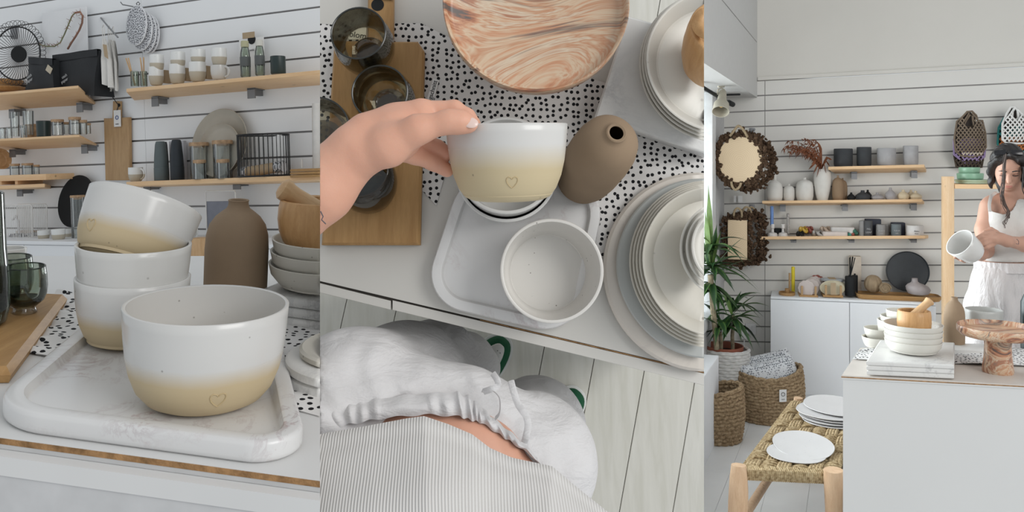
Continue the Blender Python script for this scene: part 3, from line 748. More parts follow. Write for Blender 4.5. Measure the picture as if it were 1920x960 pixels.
M, r, hh = on1(566, 314, .1, 4, 16); single('peg', 'small white peg standing by the round boards', 'peg', G().lathe([(0, 0), (r, 0), (r, hh*.96), (0, hh)], 10), WW, M)
M, r, hh = on1(594, 316, .08, 15, 122); t = thing('paper_tube', 'tall pale cardboard tube leaning at the shelf end', 'tube', M @ RY(1.5)); obj('tube_body', G().lathe([(0, 0), (r, 0), (r, hh), (r*.8, hh), (r*.8, hh-.02), (0, hh-.02)], 20), plain('pale_tube', (.66, .65, .63), .6), t); obj('kraft_back', G().box(-r*1.3, -r*.6, 0, .03, 0, hh*.93), KRAFT, t)
# things beyond the vase on the cabinet
p = W1(416, 450, .15)
t = thing('photo_frame', 'white wire frame holding a slate grey card', 'frame', at1(416, 450, .15))
a_, b_, h_ = -hgt(36, p), hgt(36, p), hgt(92, p)
obj('wire_outline', G().tube([(a_, 0, 0), (a_, 0, h_*.97), (a_*.93, 0, h_), (b_*.93, 0, h_), (b_, 0, h_*.97), (b_, 0, 0)], .003, 6), WW, t)
obj('card', G().box(a_, b_, .002, .01, 0, h_*.79), plain('slate_card', (.20, .21, .25), .7), t)
p = W1(370, 480, .33); single('wooden_block', 'small pale wooden block between bowls and brown vase', 'block', G().box(-hgt(14, p), hgt(20, p), -.03, .05, -.03, hgt(33, p)), BEECHX, at1(372, 480, .4), bevel=.003)
handled('white espresso cup with brown foot beyond the tilted bowl', 360, 449, 20, 30, .3, GLZW, 1, None, .3)
# ================================================================ display table in front
mark = names()
TA = math.radians(4.5); uT = V((.062, -math.sin(TA), math.cos(TA))).normalized()
t1p = P(400, 745, 1.0)-uT*.014
def T1(px, py, h=0.0): return hit(px, py, t1p+uT*h, uT)
FT = upframe(T1(300, 760), uT)
IT = FT.inverted()
def l2(px, py, h=0.0): q = IT @ T1(px, py, h); return (q.x, q.y)
TABW = plain('table_white_laminate', (.70, .70, .695), .42, .4, var=.03, scale=5)
CHIP = plain('chipboard_edge', (.33, .19, .09), .9, .1, var=.35, scale=90, bump=.6, bscale=500)
t = thing('display_table', 'white laminate display table with worn brown edge strip', 'table', FT)
ol = ccw([l2(-40, 815), l2(640, 907), l2(640, 480), l2(-40, 480)])
obj('table_top', G().loft(ol, [(0, -.010), (0, 0)]), TABW, t, smooth=0)
e0, e1 = IT @ T1(-40, 815), IT @ T1(640, 907)
nrm = V((e1.y-e0.y, -(e1.x-e0.x), 0)).normalized()
def strip(d0, d1, z0_, z1_): 
    return G().hexa([tuple(e0+nrm*d1+V((0, 0, z0_))), tuple(e1+nrm*d1+V((0, 0, z0_))), tuple(e1+nrm*d0+V((0, 0, z0_))), tuple(e0+nrm*d0+V((0, 0, z0_))), tuple(e0+nrm*d1+V((0, 0, z1_))), tuple(e1+nrm*d1+V((0, 0, z1_))), tuple(e1+nrm*d0+V((0, 0, z1_))), tuple(e0+nrm*d0+V((0, 0, z1_)))])
obj('worn_edge', strip(-.001, .0015, -.0065, -.0004), CHIP, t, smooth=0)
obj('edge_lipping', strip(-.001, .001, -.012, -.0065), plain('edge_band', (.55, .55, .55), .5), t, smooth=0)
obj('plinth_top', strip(-.5, .016, -.034, -.0125), TABW, t, smooth=0)
obj('front_panel', strip(-.5, .014, -.9, -.0345), plain('front_grey', (.58, .58, .585), .5), t, smooth=0)
# cloth
ca, cb, cc, cd = [V(l2(*q)) for q in ((104, 553), (640, 560), (640, 792), (44, 664))]
def cl(u, v):
    q = cd.lerp(cc, u).lerp(ca.lerp(cb, u), v)
    z = .0035+.0022*math.sin(q.x*60+q.y*35)*math.sin(q.y*50-q.x*22)
    if u < .14: z += .008*max(0, math.sin(q.x*75-q.y*110))**2*(1-u/.14)
    if u > .9 and v < .5: z += .006*max(0, math.sin(q.x*90+q.y*40))**2
    return (q.x+.004*math.sin(v*13), q.y+.003*math.sin(u*30), z)
g = G().grid(cl, 90, 40); g.grid(lambda u, v: tuple(V(cl(1-u, v))+V((0, 0, -.0012))), 90, 40)
single('table_runner', 'white cotton runner with black dots lying under the marble tray', 'cloth', g, DOT, FT, smooth=60)
# marble tray
ol = rpoly(ccw([l2(-36, 762, .026), l2(582, 843, .026), l2(522, 612, .026), l2(178, 590, .026)]), [.075]*4, 12)
g = G().loft(ol, [(.004, .0005), (.0005, .004), (0, .008), (.0, .020), (.0015, .0245), (.005, .026), (.019, .0262), (.021, .0255), (.0245, .015), (.026, .014), (.030, .014)])
single('marble_tray', 'white marble tray with pink grey veining and raised rim', 'tray', g, MARBP, FT, smooth=50)
# bowls
BOWL = [(.50, 0), (.60, .01), (.72, .06), (.83, .17), (.905, .33), (.952, .52), (.978, .72), (.992, .9), (1, 1)]
def bowl(name, label, M, r, h, mat=None, t=.0045, heart_at=None, group=None, cat='bowl', prof=None, seg=64, foot=None):
    pr = sc(prof or BOWL, r, h); tt = thing(name, label, cat, M, group)
    b = obj('body', G().lathe(shell(pr, t, t*1.6), seg), mat or GLZ, tt, smooth=60)
    if heart_at:
        a0, zf, sz = heart_at; pts = []
        for k in range(len(HEART)+1):
            u, v = HEART[k % len(HEART)]; z = (zf*h)+v*sz
            rr = np.interp(z, [q[1] for q in pr], [q[0] for q in pr]); an = a0+u*sz/rr
            pts.append(((rr+.0001)*math.cos(an), (rr+.0001)*math.sin(an), z))
        obj('heart_stamp', G().tube(pts[:-1], sz*.045, 6, True), plain('stamp_clay', (.50, .39, .22), .6), tt)
    return tt
p = T1(384, 748, .0145); r = wid(312, p)/2
bowl('serving_bowl', 'large white and sand glazed bowl with stamped heart at the front of the tray', upframe(p, uT), r, .120, heart_at=(math.radians(-90+30), .24, .0175))
p = T1(248, 640, .0145); r2 = wid(219, p)/2; ax = upframe(p, uT)
bowl('serving_bowl', 'white and sand glazed bowl at the bottom of the three-bowl stack', ax, r2, .098)
bowl('serving_bowl', 'white glazed bowl in the middle of the three-bowl stack', ax @ T(0, 0, .049), r2*1.0, .098, GLZW)
pc = P(275, 380, p.y+.035); vd = (pc-CAM).normalized()
axc = (V((.36, 0, .93))*math.cos(math.radians(22))+vd*math.sin(math.radians(22))).normalized()
M = upframe(pc-axc*.100, axc)
bowl('serving_bowl', 'white and sand heart-stamped bowl tipped on top of the stack', M, r2*1.06, .100, heart_at=(math.radians(-112), .36, .0165))
# vase
VASE = [(.80, 0), (.93, .02), (.985, .1), (1, .3), (1, .58), (.97, .7), (.88, .79), (.7, .86), (.5, .905), (.37, .93), (.325, .955), (.31, .985), (.33, 1)]
p = T1(440, 590); vessel('vase', 'tall brown matte clay vase behind the serving bowl', 'vase', upframe(p, uT), VASE, wid(120, p)/2, .203, BROWN, .004, seg=48)
# marble boards, pasta plates, mortar and pestle on the right
p = T1(610, 592); R = upframe(p, uT) @ RZ(-14)
for i in range(3):
    single('marble_board', ['square marble board, lowest of three under the pasta plates', 'square marble board, middle of three under the pasta plates', 'square marble board, topmost of three under the pasta plates'][i], 'board', G().loft(rpoly([(-.105+.006*i, -.09), (.12, -.09), (.12, .1), (-.105+.006*i, .1)], .008, 3), [(.002, 0), (0, .002), (0, .014), (.003, .0165)]), MARB, R @ T(0, 0, .0175*i), 'stacked marble boards')
PB = [(.62, 0), (.68, .03), (.84, .25), (.96, .6), (1, 1)]
hz = .053
for i in range(3):
    q = T1(612, 592)+uT*(hz+i*.0215)
    bowl('pasta_bowl', ['speckled stoneware plate, lowest of three under the wooden mortar', 'speckled stoneware plate, middle of three under the wooden mortar', 'speckled stoneware plate, topmost of three under the wooden mortar'][i], upframe(q, uT), wid(222-4*i, q)/2, .044, STONE, .004, group='stacked stoneware plates', cat='plate', prof=PB)
q = T1(612, 592)+uT*(hz+.052)
MORT = [(.55, 0), (.66, .01), (.84, .15), (.96, .38), (1, .62), (.985, .85), (.95, 1)]
bowl('mortar', 'turned wooden mortar standing on the stoneware plates', upframe(P(592, 466, q.y), uT), wid(146, q)/2, hgt(90, q), BEECH, .009, cat='mortar', prof=MORT)
pa, pb = P(524, 350, q.y-.03), P(600, 396, q.y)
PEST = [(0, 0), (.010, .001), (.0155, .006), (.016, .012), (.0135, .02), (.0125, .03), (.0135, .09), (.016, .13), (0, .14)]
single('pestle', 'turned wooden pestle resting in the mortar', 'pestle', G().lathe(PEST, 28, S3(1.25, 1.25, 1.1)), BEECHX, upframe(pa, pb-pa))
# round slabs lower right
for i, (x, y, w, h0, th, m, lab, wob) in enumerate(((672, 702, 290, 0, .017, MARB, 'round white marble slab at the right table end, lower one', 0), (678, 686, 282, .0175, .016, MARB, 'round white marble slab at the right table end, upper one', 0), (690, 662, 250, .034, .012, STONE, 'oval stoneware platter lying on the round marble slabs', .012))):
    p = T1(x, y, h0); r = wid(w, p)/2
    single('round_slab' if i < 2 else 'stoneware_platter', lab, 'board' if i < 2 else 'plate', G().loft(circ(r, 56, None, wob, 3), [(.004, 0), (0, .003), (0, th-.003), (.004, th)]+([(.012, th-.002), (.03, th-.006)] if i == 2 else [])), m, upframe(p, uT))
# oak board with smoked glasses at the left
ol = ccw([l2(117, 552, .022), l2(12, 686, .022), l2(-150, 688, .022), l2(-30, 545, .022)])
single('serving_board', 'thick oak serving board with chamfered edge under the smoked glasses', 'board', G().loft(ol, [(-.004, .001), (-.007, .012), (0, .022)]), OAKY, FT, smooth=20)
TG = [(.55, 0), (.57, .03), (.5, .09), (.48, .13), (.62, .18), (.86, .28), (.97, .42), (1, .58), (.97, .8), (.90, 1)]
def footed(label, px, py, w, h, h0, m1, mb, group=None):
    p = T1(px, py, h0); r = wid(w, p)/2; hh = hgt(h, p); t = thing('footed_tumbler', label, 'glass', upframe(p, uT), group)
    pr = sc(TG, r, hh)
    obj('bowl_wall', G().lathe([(max(a, .0001), b) for a, b in pr[3:]]+[(a-.002, b) for a, b in pr[:2:-1] if b > .2*hh]+[(0, .2*hh)], 40), m1, t, smooth=60)
    obj('thick_base', G().lathe([(0, .17*hh), (.6*r, .18*hh), (.85*r, .29*hh), (.8*r, .33*hh), (0, .24*hh)], 40), mb, t, smooth=60)
    obj('foot', G().lathe([(0, 0)]+pr[:4]+[(0, .13*hh)], 40), CLR, t, smooth=60)
    obj('rim_line', torus(.90*r-.001, .0012, 40, 5, T(0, 0, hh)), mb, t)
footed('smoked green footed tumbler, rear one on the oak board', 22, 572, 84, 92, .022, SMK, SMKD)
footed('smoked green footed tumbler, front one on the oak board', 46, 586, 88, 88, .022, SMK, SMKD)
p = T1(22, 540, .022); vessel('cup', 'white speckled cup behind the smoked tumblers', 'cup', upframe(p, uT), CUP, wid(56, p)/2, hgt(76, p), GLZW, .004, seg=40)
p = T1(-52, 610, .022); vessel('carafe', 'tall dark smoked glass carafe at the far left edge', 'carafe', upframe(p, uT), [(.8, 0), (.92, .03), (1, .15), (.98, .35), (.88, .6), (.8, 1)], wid(146, p)/2, hgt(250, p), SMKD, .004, seg=48)
new1 = since(mark)
clip_all(new1, 600, -1)
# ================================================================ MIDDLE BAY : table seen from above, hand with bowl
from mathutils.geometry import delaunay_2d_cdt
mark = names()
N2 = -(ray(950, 540).normalized()); p2 = P(950, 540, 1.16); F2 = upframe(p2, N2); I2 = F2.inverted()
def T2(px, py, h=0.0): return hit(px, py, p2+N2*h, N2)
def q2(px, py, h=0.0): q = I2 @ T2(px, py, h); return (q.x, q.y)
def poly2(pts, h=0.0): return ccw([q2(x, y, h) for x, y in pts])
def r2px(r, p): return r*p.y/F
def axis2(bx, by, tx, ty, L, h0=0.0):
    b = T2(bx, by, h0); r = ray(tx, ty); d = CAM-b; A = r.dot(r); B = 2*r.dot(d); C = d.dot(d)-L*L; disc = B*B-4*A*C
    t = (-B-math.sqrt(disc))/(2*A) if disc > 0 else -B/(2*A)
    return b, (CAM+r*t-b).normalized()
# whitewashed plank floor below the table
FLH = -.80
fl = struct('floor_middle', G().loft(poly2([(380, -220), (1560, -220), (1560, 1200), (380, 1200)], FLH-.02), [(0, FLH-.05), (0, FLH-.012)]), plain('floor_gap', (.30, .29, .26), .8), None, F2, smooth=0)
pm = Mt('whitewashed_plank', .45, .4); v = pm.co(scale=(9, 1, 1), rot=(0, 0, .17))
nz = pm.noise(v, 5, 5, .6, .5); oi = pm.n('ObjectInfo')
cc_ = pm.ramp(nz, [(.3, (.54, .53, .47)), (.55, (.62, .61, .56)), (.75, (.67, .66, .61))])
pm.col(pm.mix(pm.ma('MULTIPLY', oi.outputs['Random'], .3), cc_, (.60, .58, .50))); pm.bump(nz, .05, .001); PLANK = pm.m
for i in range(-8, 4):
    def ln(j, y): return (1207+98*j+(y-701)*-.176+ (j*.02)*(y-701)*.4, y)
    a, b, c, d = ln(i, -120), ln(i+1, -120), ln(i+1, 1100), ln(i, 1100)
    ol = poly2([a, b, c, d], FLH)
    obj('plank', G().loft(ol, [(.0008, FLH-.012), (.0008, FLH-.001), (.0018, FLH)]), PLANK, fl, smooth=0)
# table
TW2 = plain('table_white_top', (.60, .585, .55), .4, .4, var=.03, scale=4)
t = thing('worktable', 'white display table seen from above with dark joint along its near edge', 'table', F2)
obj('table_top', G().loft(poly2([(540, 513), (1380, 711), (1380, 88), (1181, 31), (1000, -22), (540, -150)]), [(0, -.03), (0, -.0005), (.0006, 0)]), TW2, t, smooth=0)
obj('front_rail', G().loft(poly2([(736, 563), (736, 581), (1380, 737), (1380, 714)], -.001), [(0, -.75), (0, -.001), (.0004, -.0003)]), TW2, t, smooth=0)
obj('front_rail', G().loft(poly2([(540, 516), (540, 534), (733, 581), (733, 564)], -.003), [(0, -.75), (0, -.003), (.0004, -.0023)]), TW2, t, smooth=0)
obj('dark_joint', G().loft(poly2([(540, 512), (1380, 710), (1380, 716), (540, 519)], -.004), [(0, -.02), (0, -.004)]), plain('joint_dark', (.03, .025, .02), .8), t, smooth=0)
g = G()
obj('worn_edge', G().loft(poly2([(900, 598.8), (1330, 700.2), (1330, 702), (900, 600.2)], .0004), [(0, -.003), (0, .0004)]), CHIP, t, smooth=0)
# dotted cloth
def inside(x, y, pl):
    c = False
    for i in range(len(pl)):
        (x1, y1), (x2, y2) = pl[i-1], pl[i]
        if (y1 > y) != (y2 > y) and x < (x2-x1)*(y-y1)/(y2-y1)+x1: c = not c
    return c
def cloth2(name, label, px_pts, h0, mat, amp, step=.011, fn=None):
    pl = poly2(px_pts, h0); ol = []
    for i in range(len(pl)):
        a, b = V(pl[i-1]), V(pl[i]); n = max(1, int((b-a).length/step))
        ol += [a.lerp(b, k/n) for k in range(n)]
    m = len(ol); xs = [p[0] for p in pl]; ys = [p[1] for p in pl]; pts = list(ol)
    x = min(xs)
    while x < max(xs):
        y = min(ys)
        while y < max(ys):
            q = (x+random.uniform(-.002, .002), y+random.uniform(-.002, .002))
            if inside(*q, pl) and min((V(q)-o).length for o in ol[::2]) > step*.6: pts.append(V(q))
            y += step
        x += step
    vs, es, fs, *_ = delaunay_2d_cdt(pts, [(i, (i+1) % m) for i in range(m)], [], 1, 1e-6)
    def z(q): return h0+amp*(1+math.sin(q[0]*37+q[1]*21)*math.sin(q[1]*44-q[0]*13)+.5*math.sin(q[0]*80-q[1]*60))*.5+(fn(q) if fn else 0)
    g = G(); g.add([(q[0], q[1], z(q)) for q in vs], fs)
    g.add([(q[0], q[1], z(q)-.0012) for q in vs], [tuple(reversed(f)) for f in fs])
    return single(name, label, 'cloth', g, mat, F2, smooth=70)
DOT2 = dots('dotted_cotton_runner', 104, (.70, .685, .67), (.012, .012, .014), .26, rnd=.62)
fold = [q2(1150, 305), q2(1320, 340)]
def fold_fn(q):
    a, b = V(fold[0]), V(fold[1]); d = (b-a).normalized(); w = V(q)-a; s = w.dot(d); pz = abs(w.x*d.y-w.y*d.x)
    return .010*math.exp(-(pz/.016)**2) if s > -.05 else 0
cl_ = cloth2('table_runner', 'black dotted white runner under the oak board and cake stand', [(560, 42), (640, 47), (790, 44), (870, 86), (960, 100), (1380, 235), (1380, 500), (1095, 480), (1085, 340), (835, 325), (818, 386), (787, 352), (560, 345)], .001, DOT2, .003, .011, fold_fn)
tx = cl_.matrix_local
lab = obj('sewn_label', G().loft(poly2([(812, 147), (823, 150), (808, 207), (795, 204)], .006), [(0, .004), (0, .006)]), PAPER, cl_, smooth=0)
c = q2(809, 177, .0065); text('olmgschnitt', .0095, INK, lab, T(c[0], c[1], .0064) @ RZ(75))
# oak board with handle
t = thing('serving_board', 'oak board with handle and black cord lying on the dotted runner', 'board', F2)
ol = poly2([(626, 75), (688, 76), (690, -60), (737, -60), (736, 77), (783, 77), (795, 95), (787, 459), (602, 459)], .024)
obj('board', G().loft(ol, [(0, .005), (0, .020), (.003, .024)]), OAKY, t, smooth=20)
c = q2(708, 9, .0245); obj('hole', G().lathe([(0, 0), (.0095, 0), (.0095, .0006), (0, .0006)], 20, T(c[0], c[1], .0241)), BLACKM, t)
pts = [q2(708, 9), q2(722, 6), q2(735, 9), q2(745, 4), q2(750, 3), q2(748, 8), q2(738, 10), q2(722, 8)]
obj('cord', G().tube([(a, b, .027) for a, b in pts], .0016, 6), BLACKW, t)
t = thing('paper_tag', 'white paper tag printed with dark letters under the tall smoked tumbler', 'tag', F2)
obj('tag_card', G().loft(poly2([(649, 66), (673, 39), (687, 42), (686, 73), (655, 74)], .026), [(0, .0245), (0, .0255)]), PAPER, t, smooth=0)
c = q2(671, 66, .026); text('blom', .0125, INK, t, T(c[0], c[1], .0257) @ RZ(-8))
# smoked tumblers
def tumbler2(label, bx, by, tx, ty, rimr, L, h0, m1, mb):
    b, ax = axis2(bx, by, tx, ty, L, h0); r = r2px(rimr, b+ax*L)/.9
    t = thing('footed_tumbler', label, 'glass', upframe(b, ax)); pr = sc(TG, r, L)
    obj('bowl_wall', G().lathe(pr[3:]+[(a-.0016, z) for a, z in pr[:2:-1] if z > .2*L]+[(0, .2*L)], 48), m1, t, smooth=60)
    obj('thick_base', G().lathe([(0, .16*L), (.5*r, .17*L), (.62*r, .2*L), (.6*r, .25*L), (0, .22*L)], 40), mb, t, smooth=60)
    obj('foot', G().lathe([(0, 0)]+pr[:4]+[(0, .13*L)], 40), SMKB, t, smooth=60)
    obj('rim_line', torus(.9*r-.0008, .0013, 48, 6, T(0, 0, L)), plain('dark_rim', (.02, .022, .02), .2), t)
tumbler2('smoked brown tumbler standing by the board handle', 698, 112, 672, 62, 52, .105, .024, SMKB, SMKBD)
tumbler2('smoked brown tumbler half hidden behind the hand', 735, 206, 712, 173, 53, .10, .024, SMKB, SMKBD)
tumbler2('smoked brown tumbler cut off beside the forearm', 610, 268, 594, 240, 60, .10, .024, SMKB, SMKBD)
b, ax = axis2(694, 356, 676, 320, .085, .024); r = r2px(57, b)
t = thing('dark_tumbler', 'large dark smoked tumbler below the wrist', 'glass', upframe(b, ax))
obj('wall', G().lathe(shell(sc([(.7, 0), (.85, .06), (.97, .3), (1, .5), (.96, .8), (.85, 1)], r, .085), .002), 48), SMKBD, t, smooth=60)
obj('thick_base', G().lathe([(0, .003), (r*.6, .004), (r*.75, .012), (r*.7, .016), (0, .012)], 40), SMKD, t, smooth=60)
# cake stand from above
p = T2(1005, 6, .16); R = r2px(174, p)
t = thing('cake_stand', 'swirled clay cake stand with raised rim seen from above', 'cake stand', upframe(p-N2*.158, N2))
obj('plate', G().lathe([(0, .135), (R*.55, .137), (R*.93, .142), (R, .150), (R, .166), (R*.99, .168), (R*.965, .166), (R*.95, .151), (R*.9, .147), (0, .147)], 72), AGATE, t, smooth=50)
obj('pedestal', G().lathe([(0, 0), (.06, 0), (.058, .01), (.05, .07), (.055, .136), (0, .136)], 48), AGATE, t)
# marble boards, plates and mortar top right
for i in range(3):
    h = .002+.0165*i; o_ = 3-i
    ol = poly2([(1181-2*i, 32-i), (1119-2*i, 222-i), (1396, 318-i*4), (1396, 92)], h+.016)
    single('marble_board', ['marble board, lowest of three under the plate stack', 'marble board, middle of three under the plate stack', 'marble board, topmost of three under the plate stack'][i], 'board', G().loft(ol, [(.002, h), (0, h+.002), (0, h+.0135), (.0025, h+.016)]), MARB, F2, 'marble boards under the plates', smooth=30)
PLT = [(.66, 0), (.7, .04), (.86, .3), (.97, .75), (1, 1)]
for i in range(4):
    p = T2(1334-i*1.0+i*2.5, 134-i*3.2, .052+.015*i); R = r2px([142, 139, 136, 134][i], p)
    bowl('dinner_plate', ['speckled white plate, lowest of four beside the cake stand', 'speckled white plate, second from below of four beside the cake stand', 'speckled white plate, third from below of four beside the cake stand', 'speckled white plate holding the wooden mortar, top of four'][i], upframe(p, N2), R, .030, STONEL, .0035, group='stacked plates beside the cake stand', cat='plate', prof=PLT)
b, ax = axis2(1328, 132, 1356, 52, .10, .110); R = r2px(66, b+ax*.1)
bowl('mortar', 'wooden mortar standing on the white plate stack', upframe(b, ax), R, .10, BEECH, .008, cat='mortar', prof=MORT)
pa = P(1325, 42, (b+ax*.1).y-.03); single('pestle', 'wooden pestle with rounded butt leaning in the mortar', 'pestle', G().lathe(PEST, 28, S3(1.25, 1.25, 1)), BEECH, upframe(pa, V((.35, .9, .1))))
# marble tray
ol = rpoly(poly2([(874, 300), (1143, 330), (1082, 634), (786, 566)], .024), [.06, .06, .07, .07], 12)
single('marble_tray', 'white marble tray with pale pink edge under the stacked bowls', 'tray', G().loft(ol, [(.003, .002), (0, .005), (0, .019), (.002, .0235), (.005, .024), (.0135, .024), (.015, .0235), (.018, .016), (.0195, .0155), (.024, .0155)]), MARBP, F2, smooth=45)
# white bowl
b, ax = axis2(1026, 511, 1035, 507, .075, .016); R = r2px(97.5, b+ax*.075)
bowl('serving_bowl', 'empty white speckled bowl on the near end of the marble tray', upframe(b, ax), R, .075, speckled('white_glaze_interior', (.70, .68, .645), .25, 120, .8), .0042)
# nested bowls under the held one
for i in range(2):
    b, ax = axis2(950, 338, 950, 321-i*8, .075, .016); b = b+N2*.022*i; R = r2px(96-i*1.5, b+ax*.075)
    bowl('serving_bowl', ['white glazed bowl, lower of two under the held bowl', 'white glazed bowl, upper of two under the held bowl'][i], upframe(b, ax), R, .075, GLZW, .0042, group='nested bowls on the tray')
# vase leaning on the board edge
b, ax = axis2(1090, 338, 1156, 249, .185, .018)
pr = [(.62, 0), (.8, .02), (.95, .12), (1, .3), (1, .55), (.96, .72), (.86, .84), (.66, .925), (.42, .96), (.33, .975), (.31, .99), (.30, 1.0)]
vessel('vase', 'brown matte clay vase with round dark mouth beside the held bowl', 'vase', upframe(b, ax), pr, r2px(60, b+ax*.09), .185, BROWN, .004, seg=56)
# plates lower right
p = T2(1312, 507, .004); R = r2px(183, p)
single('round_slab', 'round pale marble slab under the plates at the right', 'board', G().loft(circ(R, 72), [(.004, 0), (0, .004), (0, .012), (.004, .016)]), marble('cream_marble', (.66, .61, .55), (.45, .41, .38), (.45, .40, .37), 7, .35, .5), upframe(p, N2))
p = T2(1319, 501, .022); R = r2px(165, p)
single('wavy_platter', 'grey blue platter with uneven brown edge on the round slab', 'plate', G().loft(circ(R, 80, None, .008, 5), [(.03, 0), (.004, .006), (0, .009), (.002, .011), (.008, .0105), (.03, .007)]), speckled('grey_blue_glaze', (.46, .475, .46), .35, 40, .2, .15), upframe(p, N2))
p_ = p; single('platter_edge', 'thin brown glaze edge of the wavy platter', 'edge', G(), None, Matrix.Identity(4)) if False else None
for i in range(5):
    p = T2(1330+i*2.0, 494-i*1.2, .032+.011*i); R = r2px(154-4*i, p)
    bowl('dinner_plate', [f'cream stoneware plate, {w} of five on the wavy platter' for w in ('lowest', 'second from below', 'middle', 'fourth from below', 'topmost')][i], upframe(p, N2), R, .018, speckled('cream_stoneware', (.61, .58, .51), .35, 60, .6), .003, group='plates on the wavy platter', cat='plate', prof=PLT)
for i in range(3):
    p = T2(1352+i*3, 470-i*2, .09+.012*i); R = r2px([88, 80, 73][i], p)
    bowl('small_bowl', ['cream stoneware bowl, lowest of three at the right edge', 'cream stoneware bowl, middle of three at the right edge', 'glossy cream bowl, topmost of three at the right edge'][i], upframe(p, N2), R, .035, STONEL, .0035, group='bowls at the right edge', prof=PB)
# ---------------- the person: trousers, shirt, arm and hand
def cp(px, py, h): return tuple(I2 @ T2(px, py, h))
def cd_(px, py, d): return tuple(I2 @ P(px, py, d))
def caps(rows, kk=None):
    out = []
    for (a, ra), (b, rb) in zip(rows[:-1], rows[1:]): out.append(('cap', a, b, ra, rb)+((kk,) if kk else ()))
    return out
person = thing('person', 'person in white trousers and ribbed top reaching out to hold a bowl', 'person', F2)
SK = Mt('skin', .5, .4); o_ = SK.co()
SK.col(SK.mix(SK.noise(o_, 22, 4), (.64, .32, .22), (.75, .43, .31))); SK.set(SK.b, 'Subsurface Weight', .12); SK.set(SK.b, 'Subsurface Radius', (.01, .004, .002)); SK.set(SK.b, 'Subsurface Scale', .6)
SK.bump(SK.ma('ADD', SK.noise(o_, 160, 3), SK.ma('MULTIPLY', SK.noise(o_, 900, 2), .4)), .22, .0012)
hand = caps([(cd_(470, 455, .90), .046), (cd_(600, 352, .885), .0385), (cd_(668, 283, .883), .0300)])
hand += caps([(cd_(668, 283, .883), .029), (cd_(742, 252, .893), .0285), (cd_(786, 226, .900), .0205)])
hand += caps([(cd_(690, 250, .893), .024), (cd_(742, 228, .905), .0195), (cd_(790, 206, .905), .0125)])
hand += caps([(cd_(688, 288, .872), .021), (cd_(728, 274, .866), .0215), (cd_(783, 243, .858), .0152), (cd_(842, 228, .858), .0118), (cd_(864, 229, .860), .0112), (cd_(880, 232.5, .862), .0093)])      # thumb
hand += caps([(cd_(789, 208, .905), .0118), (cd_(852, 205, .905), .0102), (cd_(876, 218, .902), .0088), (cd_(888, 231, .899), .0078)], .004)       # index
fing = caps([(cd_(752, 258, .918), .013), (cd_(792, 264, .938), .0105), (cd_(820, 278, .945), .0095), (cd_(838, 288, .945), .0085)], .005)
fing += caps([(cd_(738, 280, .90), .013), (cd_(778, 291, .925), .0105), (cd_(812, 304, .94), .0096), (cd_(838, 319, .942), .0084)], .005)
gh = sdf_mesh(hand+fing, .0016, .009)
waist = [('ell', cp(850, 935, .0), [(1, 0, 0), (0, 1, 0), (0, 0, 1)], (.14, .09, .10))]+caps([(cp(700, 850, .03), .05), (cp(780, 834, .045), .052), (cp(862, 842, .047), .052), (cp(905, 866, .045), .047), (cp(938, 898, .04), .043), (cp(962, 925, .035), .04)])
body = obj('arm_and_hand', gh, SK.m, person, smooth=180); obj('midriff', sdf_mesh(waist, .008, .03), SK.m, person, smooth=180)
# thumb nail
nm = Mt('finger_nail', .18, .5, col=(.74, .56, .50)).m
na, nb = V(cd_(868, 226, .850)), V(cd_(890, 232, .8535))
obj('thumb_nail', G().ball((0, 0, 0), (.0088, .0064, .0018), 16, 8, upframe((na+nb)/2+(nb-na)*.12, V(I2.to_3x3() @ V((.12, -1, .42))), nb-na)), nm, body)
obj('tattoo', G().tube([cd_(601, 396, .8475), cd_(606, 406, .8475), cd_(603, 412, .8475), cd_(611, 420, .849)], .0007, 5), plain('tattoo_ink', (.12, .10, .11), .7), body)
# trousers
TR = fabric('white_trouser_linen', (.70, .69, .695), .9, .28, 16, 420, var=.06, aniso=(1.0, 2.4, 1))
leg = caps([(cp(600, 800, .0), .105), (cp(668, 757, -.02), .102), (cp(760, 715, -.16), .090), (cp(816, 688, -.32), .079), (cp(870, 682, -.55), .060), (cp(893, 690, -.72), .056)])
leg += caps([(cp(940, 885, -.04), .10), (cp(990, 868, -.045), .094), (cp(1005, 800, -.25), .078), (cp(1012, 783, -.42), .068), (cp(1032, 778, -.72), .05)])
leg += [('cap', cp(690, 850, -.03), cp(960, 910, -.03), .09, .09), ('cap', cp(700, 790, -.03), cp(900, 850, -.06), .09, .08)]
leg += caps([(cp(600, 790, .0), .06), (cp(655, 772, .0), .06), (cp(787, 762, .0), .06), (cp(872, 768, -.005), .055), (cp(925, 805, -.01), .055), (cp(985, 858, -.015), .055)])
gl = sdf_mesh(leg, .006, .03)
rf = random.Random(2)
def wr(p):
    x, y, z = p; return .0042*(math.sin(x*70+y*55+z*20)*math.sin(y*38-x*25+z*31)+.7*math.sin(x*33-y*90+z*12))+.0022*math.sin(x*160+y*60+3*math.sin(y*40))*math.sin(y*25+x*30)
gl.v = [(x, y, z+wr((x, y, z))) for x, y, z in gl.v]
tro = obj('trousers', gl, TR, person, smooth=180)
